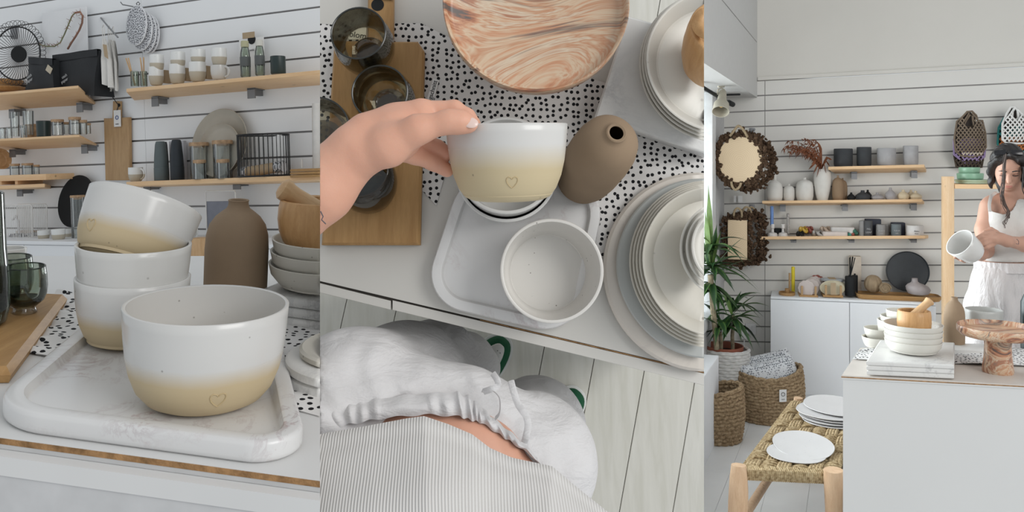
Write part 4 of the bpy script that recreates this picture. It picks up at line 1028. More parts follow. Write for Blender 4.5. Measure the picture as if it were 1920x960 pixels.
# gathered waistband
up_ = [(560, 770, .10), (600, 761, .105), (655, 752, .108), (712, 746, .11), (787, 739, .11), (855, 734, .108), (880, 742, .104), (900, 760, .10), (922, 781, .098), (960, 812, .095), (1000, 850, .09), (1030, 890, .085)]
lo_ = [(560, 815, .12), (619, 803, .125), (660, 795, .127), (712, 785, .128), (795, 777, .128), (862, 781, .124), (884, 788, .12), (903, 793, .116), (937, 815, .112), (962, 831, .108), (1000, 858, .10), (1030, 896, .095)]
def lerpc(c, u):
    k = min(u*(len(c)-1), len(c)-1.001); i = int(k); return [a+(b-a)*(k-i) for a, b in zip(c[i], c[i+1])]
def band(u, v, off=0):
    a = lerpc(up_, u); b = lerpc(lo_, u); x, y, h = [p+(q-p)*v for p, q in zip(a, b)]
    g_ = .0045*math.sin(u*120+1.5*math.sin(u*31))*(.35+.65*abs(math.sin(u*9)))*(1-.55*abs(2*v-1)) if not .27 < u < .38 else 0
    return cp(x, y+2.0*math.sin(u*90+v*2), h-.03+.012*math.sin(math.pi*v)+g_+off)
g = G().grid(band, 220, 12); g.grid(lambda u, v: band(1-u, v, -.006), 220, 12)
obj('waistband', g, TR, tro, smooth=70)
def ribbon(pts, w):
    g = G(); g.tube([cp(*p) for p in pts], w, 8, flat=.22, up=(0, 0, 1)); return g
def dense(pts, n=5):
    out = []
    for i in range(len(pts)-1):
        p0, p1, p2_, p3 = [V(pts[max(0, min(len(pts)-1, i+k))]) for k in (-1, 0, 1, 2)]
        for j in range(n):
            t_ = j/n; out.append(tuple(.5*((2*p1)+(p2_-p0)*t_+(2*p0-5*p1+4*p2_-p3)*t_*t_+(3*p1-p0-3*p2_+p3)*t_**3)))
    return out+[tuple(pts[-1])]
obj('drawstring', ribbon(dense([(924, 700, .09), (932, 712, .1), (933, 723, .1), (920, 730, .1), (906, 735, .09), (924, 733, .098), (936, 745, .1), (938, 762, .1), (936, 776, .1), (929, 784, .095)]), .0042), TR, tro, smooth=60)
obj('drawstring', ribbon(dense([(958, 714, .07), (962, 730, .08), (970, 755, .085), (978, 768, .09), (987, 781, .095), (990, 797, .1), (987, 815, .105), (983, 830, .1)]), .0045), TR, tro, smooth=60)
# ribbed top
rib = Mt('ribbed_jersey', .9, .15); v = rib.co(rot=(0, 0, -.10)); x_ = rib.xyz(v)
wv = rib.ma('SINE', rib.ma('MULTIPLY', rib.ma('ADD', x_[0], rib.ma('MULTIPLY', rib.noise(rib.co(), 7, 1), .008)), 1750.0))
rib.col(rib.mix(rib.ma('MULTIPLY_ADD', wv, .5, .5), (.59, .575, .555), (.76, .75, .735))); rib.bump(wv, .5, .0012); RIB = rib.m
hem = [(560, 822, .135), (600, 814, .14), (690, 798, .15), (765, 784, .152), (795, 780, .152), (840, 795, .148), (885, 814, .142), (919, 840, .135), (960, 858, .128), (1035, 874, .115), (1084, 915, .10), (1140, 960, .085), (1190, 1010, .06)]
def shirt(u, v, off=0):
    x, y, h = lerpc(hem, u)
    yy = y+(1120-y)*v; xx = x+(880-x)*.10*v
    hh = h+.15*math.sin(v*1.45)-.02*v*((x-850)/300)**2
    hh += .0035*math.sin(xx*.021+yy*.017)*math.sin(yy*.023-xx*.008)*min(1, v*6)-.005*math.exp(-((v-.085)/.03)**2*.5)*.5
    return cp(xx, yy, hh+off-.004*max(0, 1-v*40))
g = G().grid(shirt, 150, 60); g.grid(lambda u, v: shirt(1-u, v, -.012-.05*v), 150, 60); g.grid(lambda u, v: tuple(V(shirt(u, 0)).lerp(V(shirt(u, 0, -.012)), 1-v)), 150, 3)
obj('ribbed_top', g, RIB, person, smooth=70)
# shoes
GRN = plain('green_suede', (.012, .085, .04), .8, .2); SHW = plain('white_leather', (.68, .68, .66), .5, .4); 
def shoe(label, tx, ty, hx, hy):
    a = V(cp(tx, ty, FLH+.03)); b = V(cp(hx, hy, FLH+.03)); d = (a-b).normalized(); L = .27; c = a-d*L
    t = obj('shoe', G(), SHW, person) if False else None
    s_ = V((-d.y, d.x, 0)); ol = []
    for i in range(48):
        an = 2*math.pi*i/48; u = math.cos(an); k = abs(math.sin(an))**.8*math.copysign(1, math.sin(an)); ol.append(c+d*(L*.5*(1+math.copysign(abs(u)**.9, u)))+s_*(.046*k*(1+.12*u)))
    ol = ccw([(p.x, p.y) for p in ol])
    sh = obj('shoe_upper', G().loft(ol, [(.004, FLH+.02), (.004, FLH+.04), (.012, FLH+.06), (.026, FLH+.072)]), GRN, person, smooth=50)
    obj('sole', G().loft(ol, [(0, FLH+.001), (-.002, FLH+.010), (-.002, FLH+.022), (.003, FLH+.024)]), SHW, sh, smooth=40)
    obj('toe_cap', G().loft(inset(ol, .018), [(0, FLH+.06), (.002, FLH+.074), (.008, FLH+.077)]), SHW, sh, smooth=50)
    g = G()
    for k in range(7):
        q = a-d*(.035+.012*(k % 4))+s_*(.008*((k % 3)-1)); g.ball((q.x, q.y, FLH+.0775), .0012, 6, 4)
    st = obj('perforations', g, BLACKM, sh); st['kind'] = 'stuff'
shoe('l', 951, 633, 860, 745); shoe('r', 1090, 733, 995, 835)
# held bowl
pc = P(950, 234, .93); vdir = (pc-CAM).normalized(); upi = V((-.015, 0, 1)); axh = (upi-vdir*upi.dot(vdir)).normalized(); axh = (axh+vdir*.015).normalized()
hb = .0875; Rh = .0708
Mh = upframe(pc-axh*hb, axh)
bowl('serving_bowl', 'white and sand heart-stamped bowl held up in the hand', Mh, Rh, hb, twotone('white_and_sand_glaze_held', (.64, .63, .61), (.58, .48, .30), .58, .16), .0045, heart_at=(math.radians(-90+5), .27, .0125), prof=[(.50, 0), (.58, .008), (.70, .05), (.80, .16), (.885, .33), (.94, .52), (.972, .72), (.992, .9), (1, 1)])
new2 = since(mark)
clip_all(new2, 600, 1)
new2 = since(mark)
clip_all(new2, 1320, -1)
# ================================================================ RIGHT BAY : shop corner with window, shelves, bench, counter, woman
s3 = V((.9688, -.248, 0)); n3 = V((-.248, -.9688, 0)); ZU = V((0, 0, 1)); O3 = P(1600, 300, 6.0); SL3 = .0314
def W3(px, py, off=0.0): return hit(px, py, O3+n3*off, n3)
def at3(px, py, off): return frame(W3(px, py, off), s3, -n3, ZU)
F3 = frame(O3, s3, -n3, ZU)
def L3(p): q = p-O3; return V((q.dot(s3), -q.dot(n3), q.z))
def on3(px, py, off, w, h): p = W3(px, py, off); return at3(px, py, off), wid(w, p)/2, hgt(h, p)
def z3(x, z): return z+SL3*x
xL, xR = -.94, 1.6
SLAT3 = plain('warm_slat_board', (.67, .655, .62), .5, .35, var=.02, scale=2); WALL3 = plain('warm_white_wall', (.65, .63, .585), .7, .2, var=.03, scale=1.2)
g = G().box(xL, xR, 0, .06, -1.76, .62); w3 = struct('wall_right', g, GROOVE, None, F3, smooth=0)
def slab3(x0, x1, y0, y1, za, zb):
    return G().hexa([(x0, y0, z3(x0, za)), (x1, y0, z3(x1, za)), (x1, y1, z3(x1, za)), (x0, y1, z3(x0, za)), (x0, y0, z3(x0, zb)), (x1, y0, z3(x1, zb)), (x1, y1, z3(x1, zb)), (x0, y1, z3(x0, zb))])
zt0 = (300-142)/250; pit3 = .1184; z171 = (300-171)/250
for k in range(-1, 17):
    zt = z171-pit3*k if k >= 0 else zt0; zb = z171-pit3*(k+1)
    for a_, b_ in ((xL, L3(W3(1434, 300)).x-.002), (L3(W3(1434, 300)).x+.002, xR)):
        obj('slat_board', slab3(a_, b_, -.012, 0, zb+.005, zt-.005), SLAT3, w3, smooth=0)
struct('trim_1', slab3(L3(W3(1420, 150)).x, xR, -.022, 0, zt0, zt0+.028), WALL3, None, F3, smooth=0, bevel=.004)
struct('wall_back_upper', slab3(xL-.8, xR, -.006, .06, zt0+.026, 1.6), WALL3, None, F3, smooth=0)
# bulkhead along the window side
nL = V((.427, 1, 0)).normalized(); sLr = V((nL.y, -nL.x, 0))
A = W3(1420, 183, .0)
FB = frame(A, nL, sLr*-1, ZU)
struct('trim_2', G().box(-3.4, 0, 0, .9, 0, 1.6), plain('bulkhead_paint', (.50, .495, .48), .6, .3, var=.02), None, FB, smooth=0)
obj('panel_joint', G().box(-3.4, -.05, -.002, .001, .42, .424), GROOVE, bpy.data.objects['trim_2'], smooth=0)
# side wall with shop window
C3 = W3(1358, 300); FW = frame(V((C3.x, C3.y, 0)), nL, sLr*-1, ZU)
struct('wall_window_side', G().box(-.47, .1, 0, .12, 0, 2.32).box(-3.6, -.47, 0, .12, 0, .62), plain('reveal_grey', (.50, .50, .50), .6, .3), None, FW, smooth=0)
wn = struct('window_1', G().box(-.62, -.47, -.01, .07, .6, 2.3).box(-3.6, -.62, -.01, .07, .6, .68), plain('window_frame_white', (.72, .73, .73), .4, .4), None, FW, smooth=0, bevel=.006)
obj('pane', G().box(-3.6, -.62, .03, .036, .68, 2.3), glass('window_pane', (.97, .98, .98)), wn, smooth=0)
wl = FW @ V((-2.3, .75, 1.5)); area('window_daylight', wl, wl+(sLr*1.0), 3.0, 2.2, 190, (.92, .97, 1.0))
struct('trim_3', G().box(-3.2, -1.2, -.14, -.001, 0, .52), WHITE, None, FW, smooth=0, bevel=.006)
# floor planks
fl3 = struct('floor_right', G().box(0, 3.9, 2.7, 6.6, -.04, .001), plain('plank_joint', (.42, .41, .39), .8), None, None, smooth=0)
PL3 = plain('pale_shop_plank', (.82, .82, .81), .45, .4, var=.05, scale=3)
for i in range(-9, 9):
    b = V((1.5, 4.6, 0))+sLr*(i*.21); gg = G(); a_, b_ = b-nL*2.0, b+nL*2.2; w = sLr*.2085
    gg.hexa([tuple(a_), tuple(a_+w), tuple(b_+w), tuple(b_), tuple(a_+V((0, 0, .004))), tuple(a_+w+V((0, 0, .004))), tuple(b_+w+V((0, 0, .004))), tuple(b_+V((0, 0, .004)))])
    obj('plank', gg, PL3, fl3, smooth=0)
# spot lamp and rail
LB = plain('lamp_beige_metal', (.40, .37, .30), .5, .4, .2)
pl_ = P(1352, 160, 5.2); t = thing('spot_lamp', 'beige metal spotlight hanging from the bulkhead soffit', 'lamp', frame(pl_, V((1, 0, 0)), V((0, 1, 0)), ZU)); sc_m = 5.2/1500
obj('mount', G().box(-9*sc_m, 9*sc_m, -.02, .02, 4*sc_m, 7*sc_m).box(-6*sc_m, 6*sc_m, -.015, .015, -4*sc_m, 4*sc_m), LB, t, bevel=.003)
obj('yoke', G().tube([(-7*sc_m, 0, -18*sc_m), (-6*sc_m, 0, -8*sc_m), (0, 0, -5*sc_m), (6*sc_m, 0, -8*sc_m), (7*sc_m, 0, -18*sc_m)], .005, 6), LB, t)
axl = V((-.22, -.55, -.75)).normalized(); Ml = upframe(V((3*sc_m, 0, -14*sc_m)), axl)
sh_ = obj('shade', G().lathe([(0, -.01), (.022, -.008), (.026, .02), (.03, .07), (.048, .10), (.054, .165), (.051, .165), (.045, .10), (.027, .07), (.022, .02), (0, .012)], 32, Ml), LB, t)
obj('bulb', G().ball((0, 0, .105), (.016, .016, .022), 14, 10, Ml), Mt('bulb_glass', .2, .5, col=(.62, .45, .22)).m, t)
t = thing('ceiling_rail', 'black rail with round end behind the spotlight', 'rail', frame(P(1360, 178, 5.4), V((1, 0, 0)), V((0, 1, 0)), ZU)); iv = MI[t.name]
obj('bar', G().tube([iv @ P(1308, 158, 4.9), iv @ P(1370, 195, 5.5)], .012, 10), BLACKM, t); obj('end_cap', G().tube([iv @ P(1366, 192, 5.46), iv @ P(1374, 196, 5.53)], .018, 12), BLACKM, t)
obj('cross_bar', G().tube([iv @ P(1355, 178, 5.4), iv @ P(1387, 177, 5.5)], .007, 8), BLACKM, t)
# shelves
def shelf3(label, f, b, off, brackets):
    (x0, y0, x1, y1, th), (bx0, by0, bx1, by1) = f, b
    M = at3(x0, y0, off); t = thing('wall_shelf', label, 'shelf', M); iv = MI[t.name]
    c = [iv @ W3(x0, y0, off), iv @ W3(x1, y1, off), iv @ W3(bx1, by1, 0), iv @ W3(bx0, by0, 0)]; h = hgt(th, W3(x0, y0, off))
    obj('board', G().hexa([tuple(p) for p in c]+[(p.x, p.y, p.z+h) for p in c]), PINE, t, bevel=.002)
    for bx, ya, yb in brackets:
        p = iv @ W3(bx, ya, .06); q = iv @ W3(bx, yb, .06); w = .02
        obj('bracket', G().box(p.x-w, p.x+w, p.y-.04, p.y+.055, p.z-.01, p.z+.004).box(p.x-w, p.x+w, p.y-.04, p.y-.034, q.z, p.z).box(p.x-w*.5, p.x+w*.5, p.y-.035, p.y+.05, q.z+.008, p.z), STEEL, t, smooth=0)
shelf3('upper pine shelf with four plant pots', (1553, 318, 1733, 314, 5.5), (1566, 326, 1737, 323.5), .2, [(1600, 323, 336), (1712, 321, 334)])
shelf3('middle pine shelf lined with white, brown and small vases', (1429, 381.5, 1729, 378.5, 5), (1440, 386, 1733, 383), .2, [(1467, 384, 396), (1583, 384, 395), (1711, 381, 394)])
shelf3('lower pine shelf with candles and figurines', (1425, 449, 1735, 447.5, 5.5), (1436, 449.5, 1741, 446.5), .2, [(1487, 448, 454), (1595, 448, 454), (1711, 447, 454)])
def v3(name, label, cat, x0, x1, y0, y1, off, prof, mat, t=.004, group=None, hollow=True, seg=28):
    M, r, h = on3((x0+x1)/2, y1, off, x1-x0, y1-y0); return vessel(name, label, cat, M, prof, r, h, mat, t, group, seg, hollow)
POT = [(.9, 0), (.97, .02), (.97, .1), (1, .12), (1, .97), (.97, 1)]
GREYP = plain('grey_matte_pot', (.36, .355, .36), .7, .3)
v3('plant_pot', 'wide black matte pot at the left of the upper shelf', 'pot', 1563, 1599, 279, 312, .1, POT, CHAR, .006)
v3('plant_pot', 'narrow black matte pot, second on the upper shelf', 'pot', 1606, 1634, 276, 311, .1, POT, CHAR, .006)
v3('plant_pot', 'wide grey matte pot, third on the upper shelf', 'pot', 1644, 1680, 278, 310, .1, POT, GREYP, .006)
v3('plant_pot', 'tall narrow grey pot at the right of the upper shelf', 'pot', 1693, 1722, 273.5, 309, .1, POT, GREYP, .006)
WV = plain('white_matte_vase', (.68, .66, .62), .65, .3, var=.03); BR3 = plain('brown_vase_small', (.27, .185, .115), .7, .3)
LONGN = [(.75, 0), (.88, .03), (.98, .15), (1, .35), (.97, .5), (.85, .62), (.6, .71), (.3, .75), (.2, .78), (.17, .97), (.2, 1)]
SHN = [(.72, 0), (.86, .03), (.98, .2), (1, .45), (.97, .65), (.85, .8), (.55, .88), (.22, .91), (.17, .94), (.19, 1)]
TALLV = [(.5, 0), (.6, .02), (.82, .3), (.97, .55), (1, .72), (.93, .88), (.72, .96), (.7, 1)]
v3('vase', 'white matte vase with long thin neck on the middle shelf', 'vase', 1438, 1468, 326, 377, .1, LONGN, WV)
v3('vase', 'smallest white matte vase on the middle shelf', 'vase', 1468.5, 1490, 345, 377, .1, SHN, WV)
v3('vase', 'squat white matte vase with short neck on the middle shelf', 'vase', 1492, 1525.5, 333, 377, .1, SHN, WV)
v3('vase', 'tallest white vase holding dried grasses on the middle shelf', 'vase', 1525, 1559, 317, 377, .1, TALLV, WV)
v3('vase', 'brown vase half hidden behind its twin on the middle shelf', 'vase', 1571, 1589, 334, 376, .06, SHN, BR3)
v3('vase', 'brown matte vase standing in front of its twin on the middle shelf', 'vase', 1560, 1582, 329, 376, .12, SHN, BR3)
BUD = [(.6, 0), (.85, .06), (1, .3), (.92, .52), (.6, .7), (.28, .82), (.24, 1)]
SQT = [(.55, 0), (.85, .08), (1, .32), (.9, .5), (.55, .65), (.22, .78), (.2, 1)]
G3 = plain('grey_bud_clay', (.34, .325, .33), .7, .3); CR = plain('cream_bud_clay', (.60, .50, .35), .65, .3)
for x0, x1, y0, y1, off, pr, m, lab in [(1588, 1604, 361, 376, .12, BUD, BLACKM, 'tiny black bud vase beside the brown vases'), (1603, 1632, 357, 376, .12, BUD, CHAR, 'round charcoal bud vase on the middle shelf'), (1619, 1635, 356, 375.5, .07, BUD, BLACKM, 'black bud vase behind the round charcoal one'), (1632, 1658, 361, 375, .12, SQT, G3, 'flat grey bud vase on the middle shelf'), (1659, 1680, 352, 375, .12, BUD, G3, 'tall grey drop-shaped bud vase'), (1682, 1705, 356, 374, .12, BUD, CR, 'round cream bud vase, left of the three cream ones'), (1700, 1716, 356, 373, .07, BUD, CR, 'cream bud vase behind the other two cream ones'), (1704.5, 1729, 358, 374, .12, SQT, CR, 'flat cream bud vase at the shelf end')]:
    v3('bud_vase', lab, 'vase', x0, x1, y0, y1, off, pr, m, .003)
# dried grasses
pb = W3(1541, 320, .1); t = thing('dried_grass', 'rust brown dried grasses arching left from the tallest white vase', 'dried grass', frame(pb, s3, -n3, ZU)); iv = MI[t.name]
DG = plain('dried_rust', (.22, .085, .045), .85, .15, var=.35, scale=30)
rg = random.Random(4)
for i in range(16):
    ex = rg.uniform(1462, 1530); ey = 262+abs(ex-1500)*.25+rg.uniform(-6, 22) if ex > 1475 else rg.uniform(275, 295)
    mx, my = (1541+ex)/2+rg.uniform(0, 12), min(ey, 300)-rg.uniform(2, 14)
    o1, o2 = rg.uniform(.05, .22), rg.uniform(.02, .3)
    pts = []
    for k in range(9):
        u = k/8; x = (1-u)**2*1541+2*u*(1-u)*mx+u*u*ex; y = (1-u)**2*322+2*u*(1-u)*my+u*u*ey
        pts.append(iv @ W3(x, y, .1+(o2-.1)*u))
    obj('grass_stem', G().tube(pts, [.004-.003*k/8 for k in range(9)], 5), DG, t)
    g = G()
    for k in range(3, 9):
        for s_ in range(3):
            d = V((rg.uniform(-.035, .015), rg.uniform(-.03, .03), rg.uniform(-.05, .01))); g.tube([pts[k], pts[k]+d*.5+V((0, 0, .004)), pts[k]+d], [.0035, .003, .0006], 4)
    st = obj('seed_husks', g, DG, t); st['kind'] = 'stuff'
for (ex, ey) in ((1516, 318), (1525, 326), (1531, 333), (1549, 325), (1556, 312), (1560, 300), (1535, 268), (1538, 322), (1521, 308)):
    a = iv @ W3(1541, 316, .1); b = iv @ W3(ex, ey, .16); m_ = (a+b)/2+V((0, -.01, .05))
    obj('dry_leaf', G().tube([a, a.lerp(m_, .5)+V((0, 0, .01)), m_, b.lerp(m_, .4), b], [.003, .008, .012, .009, .001], 6, flat=.25, up=(0, -1, 0)), DG, t)
# candles shelf
BLUE = plain('blue_wax', (.16, .28, .58), .5, .4); WCER = plain('white_ceramic_holder', (.66, .64, .62), .5, .4)
HOLD = [(1, 0), (1, .16), (.85, .3), (.3, .36), (.26, .62), (.42, .68), (.42, 1)]
v3('candle_holder', 'white candle holder carrying the blue taper', 'candle holder', 1439, 1458, 420, 444, .12, HOLD, WCER, hollow=False)
v3('taper_candle', 'blue taper candle standing in the white holder', 'candle', 1444, 1450.5, 386, 422, .12, [(1, 0), (1, .95), (.5, 1)], BLUE, hollow=False)
v3('candle_holder', 'empty white candle holder beside the blue taper', 'candle holder', 1459, 1477, 420, 444, .12, HOLD, WCER, hollow=False)
v3('taper_candle', 'grey speckled stub candle behind the empty holder', 'candle', 1474.5, 1480.5, 400, 438, .07, [(1, 0), (1, .97), (.6, 1)], plain('speckled_wax', (.42, .40, .38), .6, var=.4, scale=90), hollow=False)
def b3(name, label, cat, x0, x1, y0, y1, off, dep, mat, bevel=.003, round_=0):
    M, r, h = on3((x0+x1)/2, y1, off, x1-x0, y1-y0)
    g = G().loft(rpoly([(-r, -dep/2), (r, -dep/2), (r, dep/2), (-r, dep/2)], round_, 5), [(.001, 0), (0, .002), (0, h-.002), (.002, h)]) if round_ else G().box(-r, r, -dep/2, dep/2, 0, h)
    return single(name, label, cat, g, mat, M, bevel=0 if round_ else bevel)
b3('gift_box', 'small black box between the candle holders', 'box', 1452, 1471, 428, 439, .06, .06, BLACKM)
YEL = plain('yellow_glaze', (.55, .36, .05), .4); RED = plain('dark_red_glaze', (.28, .07, .05), .4); SILV = plain('pewter', (.42, .40, .38), .4, .5, .5); PINKW = plain('pale_pink_stone', (.64, .58, .55), .6)
def knot(label, x0, x1, y0, y1, off, mat, seed, n=3):
    M, r, h = on3((x0+x1)/2, y1, off, x1-x0, y1-y0); rk = random.Random(seed); pts = []
    for k in range(40):
        a = 2*math.pi*k/40; pts.append((r*.72*(math.cos(a)+.35*math.cos(2*a)), .03*math.sin(2*a), h*.5+h*.3*math.sin(3*a)))
    return single('knot_figurine', label, 'figurine', G().tube(pts, h*.2, 8, True), mat, M)
knot('yellow knotted figurine on the candle shelf', 1496, 1513, 424, 437, .09, YEL, 1); knot('dark knotted figurine below the yellow one', 1492, 1506, 433, 444, .14, BLACKM, 2)
knot('dark red knotted figurine behind the yellow one', 1508, 1523, 424, 438, .05, RED, 3); knot('pewter knotted chain figurine on the candle shelf', 1519, 1543, 431, 444, .13, SILV, 4); knot('beige knotted figurine behind the pewter one', 1534, 1557, 424, 437, .07, plain('beige_clay', (.48, .38, .30), .6), 5)
b3('soap_dish', 'pale pink stone box, lower of two on the candle shelf', 'box', 1541, 1588, 434, 444, .12, .09, PINKW, round_=.012); b3('soap_dish', 'pale grey stone lid stacked above the pink box', 'box', 1557, 1601, 425.5, 434, .09, .08, plain('pale_stone', (.60, .58, .56), .6), round_=.012)
for x, y, m, lab in ((1593, 440, plain('teal_ball', (.06, .30, .25), .5), 'small teal felt ball'), (1598.5, 439, RED, 'small red felt ball'), (1595.5, 435, plain('white_ball', (.65, .65, .63), .6), 'small white felt ball'), (1605, 437, plain('green_ball', (.02, .10, .07), .6), 'small dark green felt ball'), (1602, 433.5, plain('bottle_green', (.03, .14, .10), .5), 'small bottle green felt ball')):
    p = W3(x, y, .12); single('felt_ball', lab+' beside the stone boxes', 'ball', G().ball((0, 0, 0), hgt(4.2, p), 14, 10), m, at3(x, y, .12))
CG = plain('candle_grey', (.26, .255, .25), .6); CSL = plain('candle_slate', (.13, .155, .165), .6); NVY = plain('navy_box', (.02, .025, .045), .6); CBK = plain('candle_charcoal', (.06, .063, .067), .6)
b3('gift_box', 'navy candle box behind the charcoal candles', 'box', 1622, 1651, 410.5, 441, .05, .06, NVY); b3('gift_box', 'navy candle box behind the slate candle', 'box', 1671, 1696, 417, 441, .05, .06, NVY)
CYL = [(.97, 0), (1, .03), (1, .97), (.97, 1)]
def candle(label, x0, x1, y0, y1, off, mat, words, ink):
    M, r, h = on3((x0+x1)/2, y1, off, x1-x0, y1-y0); t = thing('jar_candle', label, 'candle', M)
    obj('vessel', G().lathe(shell(sc(CYL, r, h), .004), 28), mat, t); obj('wax', G().lathe([(0, h*.85), (r*.93, h*.85), (r*.93, h*.9), (0, h*.9)], 24), plain('cream_wax', (.6, .57, .5), .5), t)
    if words:
        for k, wd in enumerate(words): text(wd, h*.16, ink, t, T(0, -r-.0006, h*(.5-.2*k)) @ RX(90))
GI = plain('grey_letter', (.42, .42, .42), .7)
candle('grey jar candle at the left of the candle row', 1610.5, 1624, 414, 444, .12, CG, None, GI); candle('charcoal jar candle in front of the navy box', 1619, 1636, 414, 444, .14, CBK, ('FIG', 'LEAF'), GI)
candle('grey jar candle half hidden behind its twin', 1657, 1668, 421, 442.5, .07, CG, None, GI); candle('grey jar candle with small lettering in the middle of the row', 1642, 1660.5, 421, 443.5, .13, CG, ('AMBER', 'oud'), GI)
candle('slate jar candle with small lettering', 1670.5, 1689.5, 420.5, 443.5, .13, CSL, ('FLEUR', 'salt'), GI); candle('wide white jar candle with black lettering at the shelf end', 1698, 1732, 422.5, 443, .12, WCER, ('FRESH', 'linen'), INK)
# cabinet under the shelves
p0_, p1_ = W3(1445, 556, .3), W3(1755, 556, .3); ztop = p0_.z
c = [L3(p0_), L3(W3(1755, 556, .3)), L3(W3(1753, 545, .014)), L3(W3(1447.5, 546, .014))]
t = thing('low_cabinet', 'white two-door low cabinet under the candle shelf', 'cabinet', F3)
def cprism(z0_, z1_, ins=0): return G().hexa([(q.x, q.y+(ins if i < 2 else 0), z0_) for i, q in enumerate(c)]+[(q.x, q.y+(ins if i < 2 else 0), z1_) for i, q in enumerate(c)])
ZT = ztop-CAMZ
obj('top', cprism(ZT-.018, ZT), CABW, t, bevel=.002); obj('carcass', cprism(-1.755, ZT-.019, .02), CABW, t)
xs_ = L3(W3(1593, 600, .3)).x
for a_, b_ in ((c[0].x, xs_-.002), (xs_+.002, c[1].x)): obj('door', G().box(a_, b_, c[0].y, c[0].y+.018, -1.70, ZT-.021), CABW, t, bevel=.0015)
obj('plinth', G().box(c[0].x+.02, c[1].x, c[0].y+.03, c[0].y+.05, -1.758, -1.70), CABW, t)
# things on the cabinet
def k3(px, py, off): return hit(px, py, V((0, 0, ztop)), ZU) if off is None else W3(px, py, off)
v3('candle_tray', 'small round wooden candle tray on the cabinet', 'tray', 1460, 1491, 547.5, 554, .2, [(.9, 0), (1, .4), (1, 1)], OAK, .005); v3('candle_cup', 'little turned wooden cup on the candle tray', 'cup', 1471.5, 1480, 541, 550, .2, CYL, OAK, .004)
v3('yellow_candle', 'yellow taper candle standing on the cabinet', 'candle', 1483.5, 1490.5, 500, 548, .12, [(1, 0), (1, .97), (.6, 1)], plain('yellow_wax', (.72, .58, .03), .5), hollow=False); v3('wooden_peg', 'thin wooden stick behind the candle cup', 'stick', 1478.5, 1482.5, 512, 548, .14, [(1, 0), (1, 1)], OAKZ, hollow=False)
TERR = speckled('pink_terrazzo', (.62, .55, .52), .6, 90, .75)
def scallop(r, n=11, d=.08, m=66): return [(r*(1-d+d*abs(math.sin(n*math.pi*i/m)))*math.cos(2*math.pi*i/m), r*(1-d+d*abs(math.sin(n*math.pi*i/m)))*math.sin(2*math.pi*i/m)) for i in range(m)]
for i in range(5):
    x, y, off = 1530-i*0+(-18 if i == 4 else -13+(3-i)*0)+(3.6*(4-i) if i < 4 else 0), 540-(4-i)*2.4, .22-.035*(4-i)
    p = W3(x, y, off); single('scalloped_coaster', [f'scalloped terrazzo coaster, {w} in the wooden rack' for w in ('hindmost', 'fourth', 'third', 'second', 'front')][i], 'coaster', G().loft(scallop(hgt(15.5, p)), [(.001, 0), (0, .002), (0, .008), (.001, .01)], RX(90)), TERR if i else RED, at3(x, y, off), 'scalloped coasters')
M, r, h = on3(1515, 555, .2, 34, 20); t = thing('coaster_rack', 'small wooden rack holding the scalloped coasters', 'rack', M)
for x in (-r*.85, r*.65): obj('post', G().box(x, x+.014, -.05, -.036, 0, h), OAKZ, t); 
obj('foot', G().box(-r, r, -.055, .1, 0, .014), OAK, t)
CRM = plain('cream_plate', (.62, .57, .42), .5, .4)
for i in range(3):
    p = W3(1560+i*2.0, 540-i, .21-.03*i); r, h = hgt(22, p), hgt(14, p)
    single('oval_dish', [f'cream oval dish, {w} in the wooden rack' for w in ('front', 'middle', 'hindmost')][i], 'dish', G().loft(circ(r, 40, h), [(.003, 0), (0, .004), (0, .01), (.003, .012), (.012, .008)], RX(90)), CRM, at3(1560+i*2, 540-i, .21-.03*i), 'oval dishes in the rack')
M, r, h = on3(1560, 555, .2, 34, 22); t = thing('dish_rack', 'small wooden rack holding the cream oval dishes', 'rack', M)
for x in (-r*.9, r*.75): obj('post', G().box(x, x+.014, -.055, -.042, 0, h), OAKZ, t)
obj('foot', G().box(-r*1.1, r*1.1, -.06, .09, 0, .014), OAK, t); p = W3(1560, 540, .24); obj('kraft_band', G().box(-hgt(4.5, p), hgt(4.5, p), -.064, -.061, .02, hgt(27, p)), KRAFT, t)
M, r, h = on3(1561, 527, .14, 44, 5); t = thing('grey_tray', 'long grey tray with kraft band lying over the oval dishes', 'tray', M); obj('tray', G().loft(circ(r, 32, .05), [(.003, 0), (0, .004), (0, h)]), plain('grey_blue_tray', (.38, .40, .42), .5), t); obj('band', G().box(-.03, .02, -.052, .052, h, h+.002), KRAFT, t)
def diffuser(label, x0, x1, y0, y1, off, n):
    M, r, h = on3((x0+x1)/2, y1, off, x1-x0, y1-y0); t = thing('reed_diffuser', label, 'diffuser', M)
    obj('bottle', G().lathe(sc([(0, 0), (.95, 0), (1, .03), (1, .94), (.93, 1), (.3, 1), (.28, 1.08), (0, 1.08)], r, h), 28), BLACKM, t)
    for k in range(n): a = -.35+.7*k/max(1, n-1); obj('reed', G().tube([(.006*a, 0, h), (.05*a+.012, -.02+.03*(k % 2), h+.145-.02*abs(a))], .0035, 6), BLACKM, t)
diffuser('black reed diffuser half hidden behind its twin', 1597, 1608.5, 516, 553, .1, 0); diffuser('black reed diffuser with dark sticks on the cabinet', 1584, 1604, 518, 555, .2, 5)
b3('wooden_box', 'upright pale wooden box behind the diffusers', 'box', 1592, 1614, 480, 553, .06, .05, plain('whitewood', (.55, .48, .40), .6))
p = W3(1682, 556, .17); r = hgt(73, p)
single('oak_tray', 'long rounded oak tray on the right cabinet end', 'tray', G().loft(rpoly([(-r, -.10), (r, -.10), (r, .09), (-r, .09)], .06, 8), [(.012, 0), (0, .02), (0, .03), (.004, .034), (.008, .03), (.012, .022)]), OAK, frame(V((p.x, p.y, ztop+.001)), s3, -n3, ZU))
def kt(x, y, off): return at3(x, y, off)
def pump(a, k): return 1+.035*math.cos(a*14)
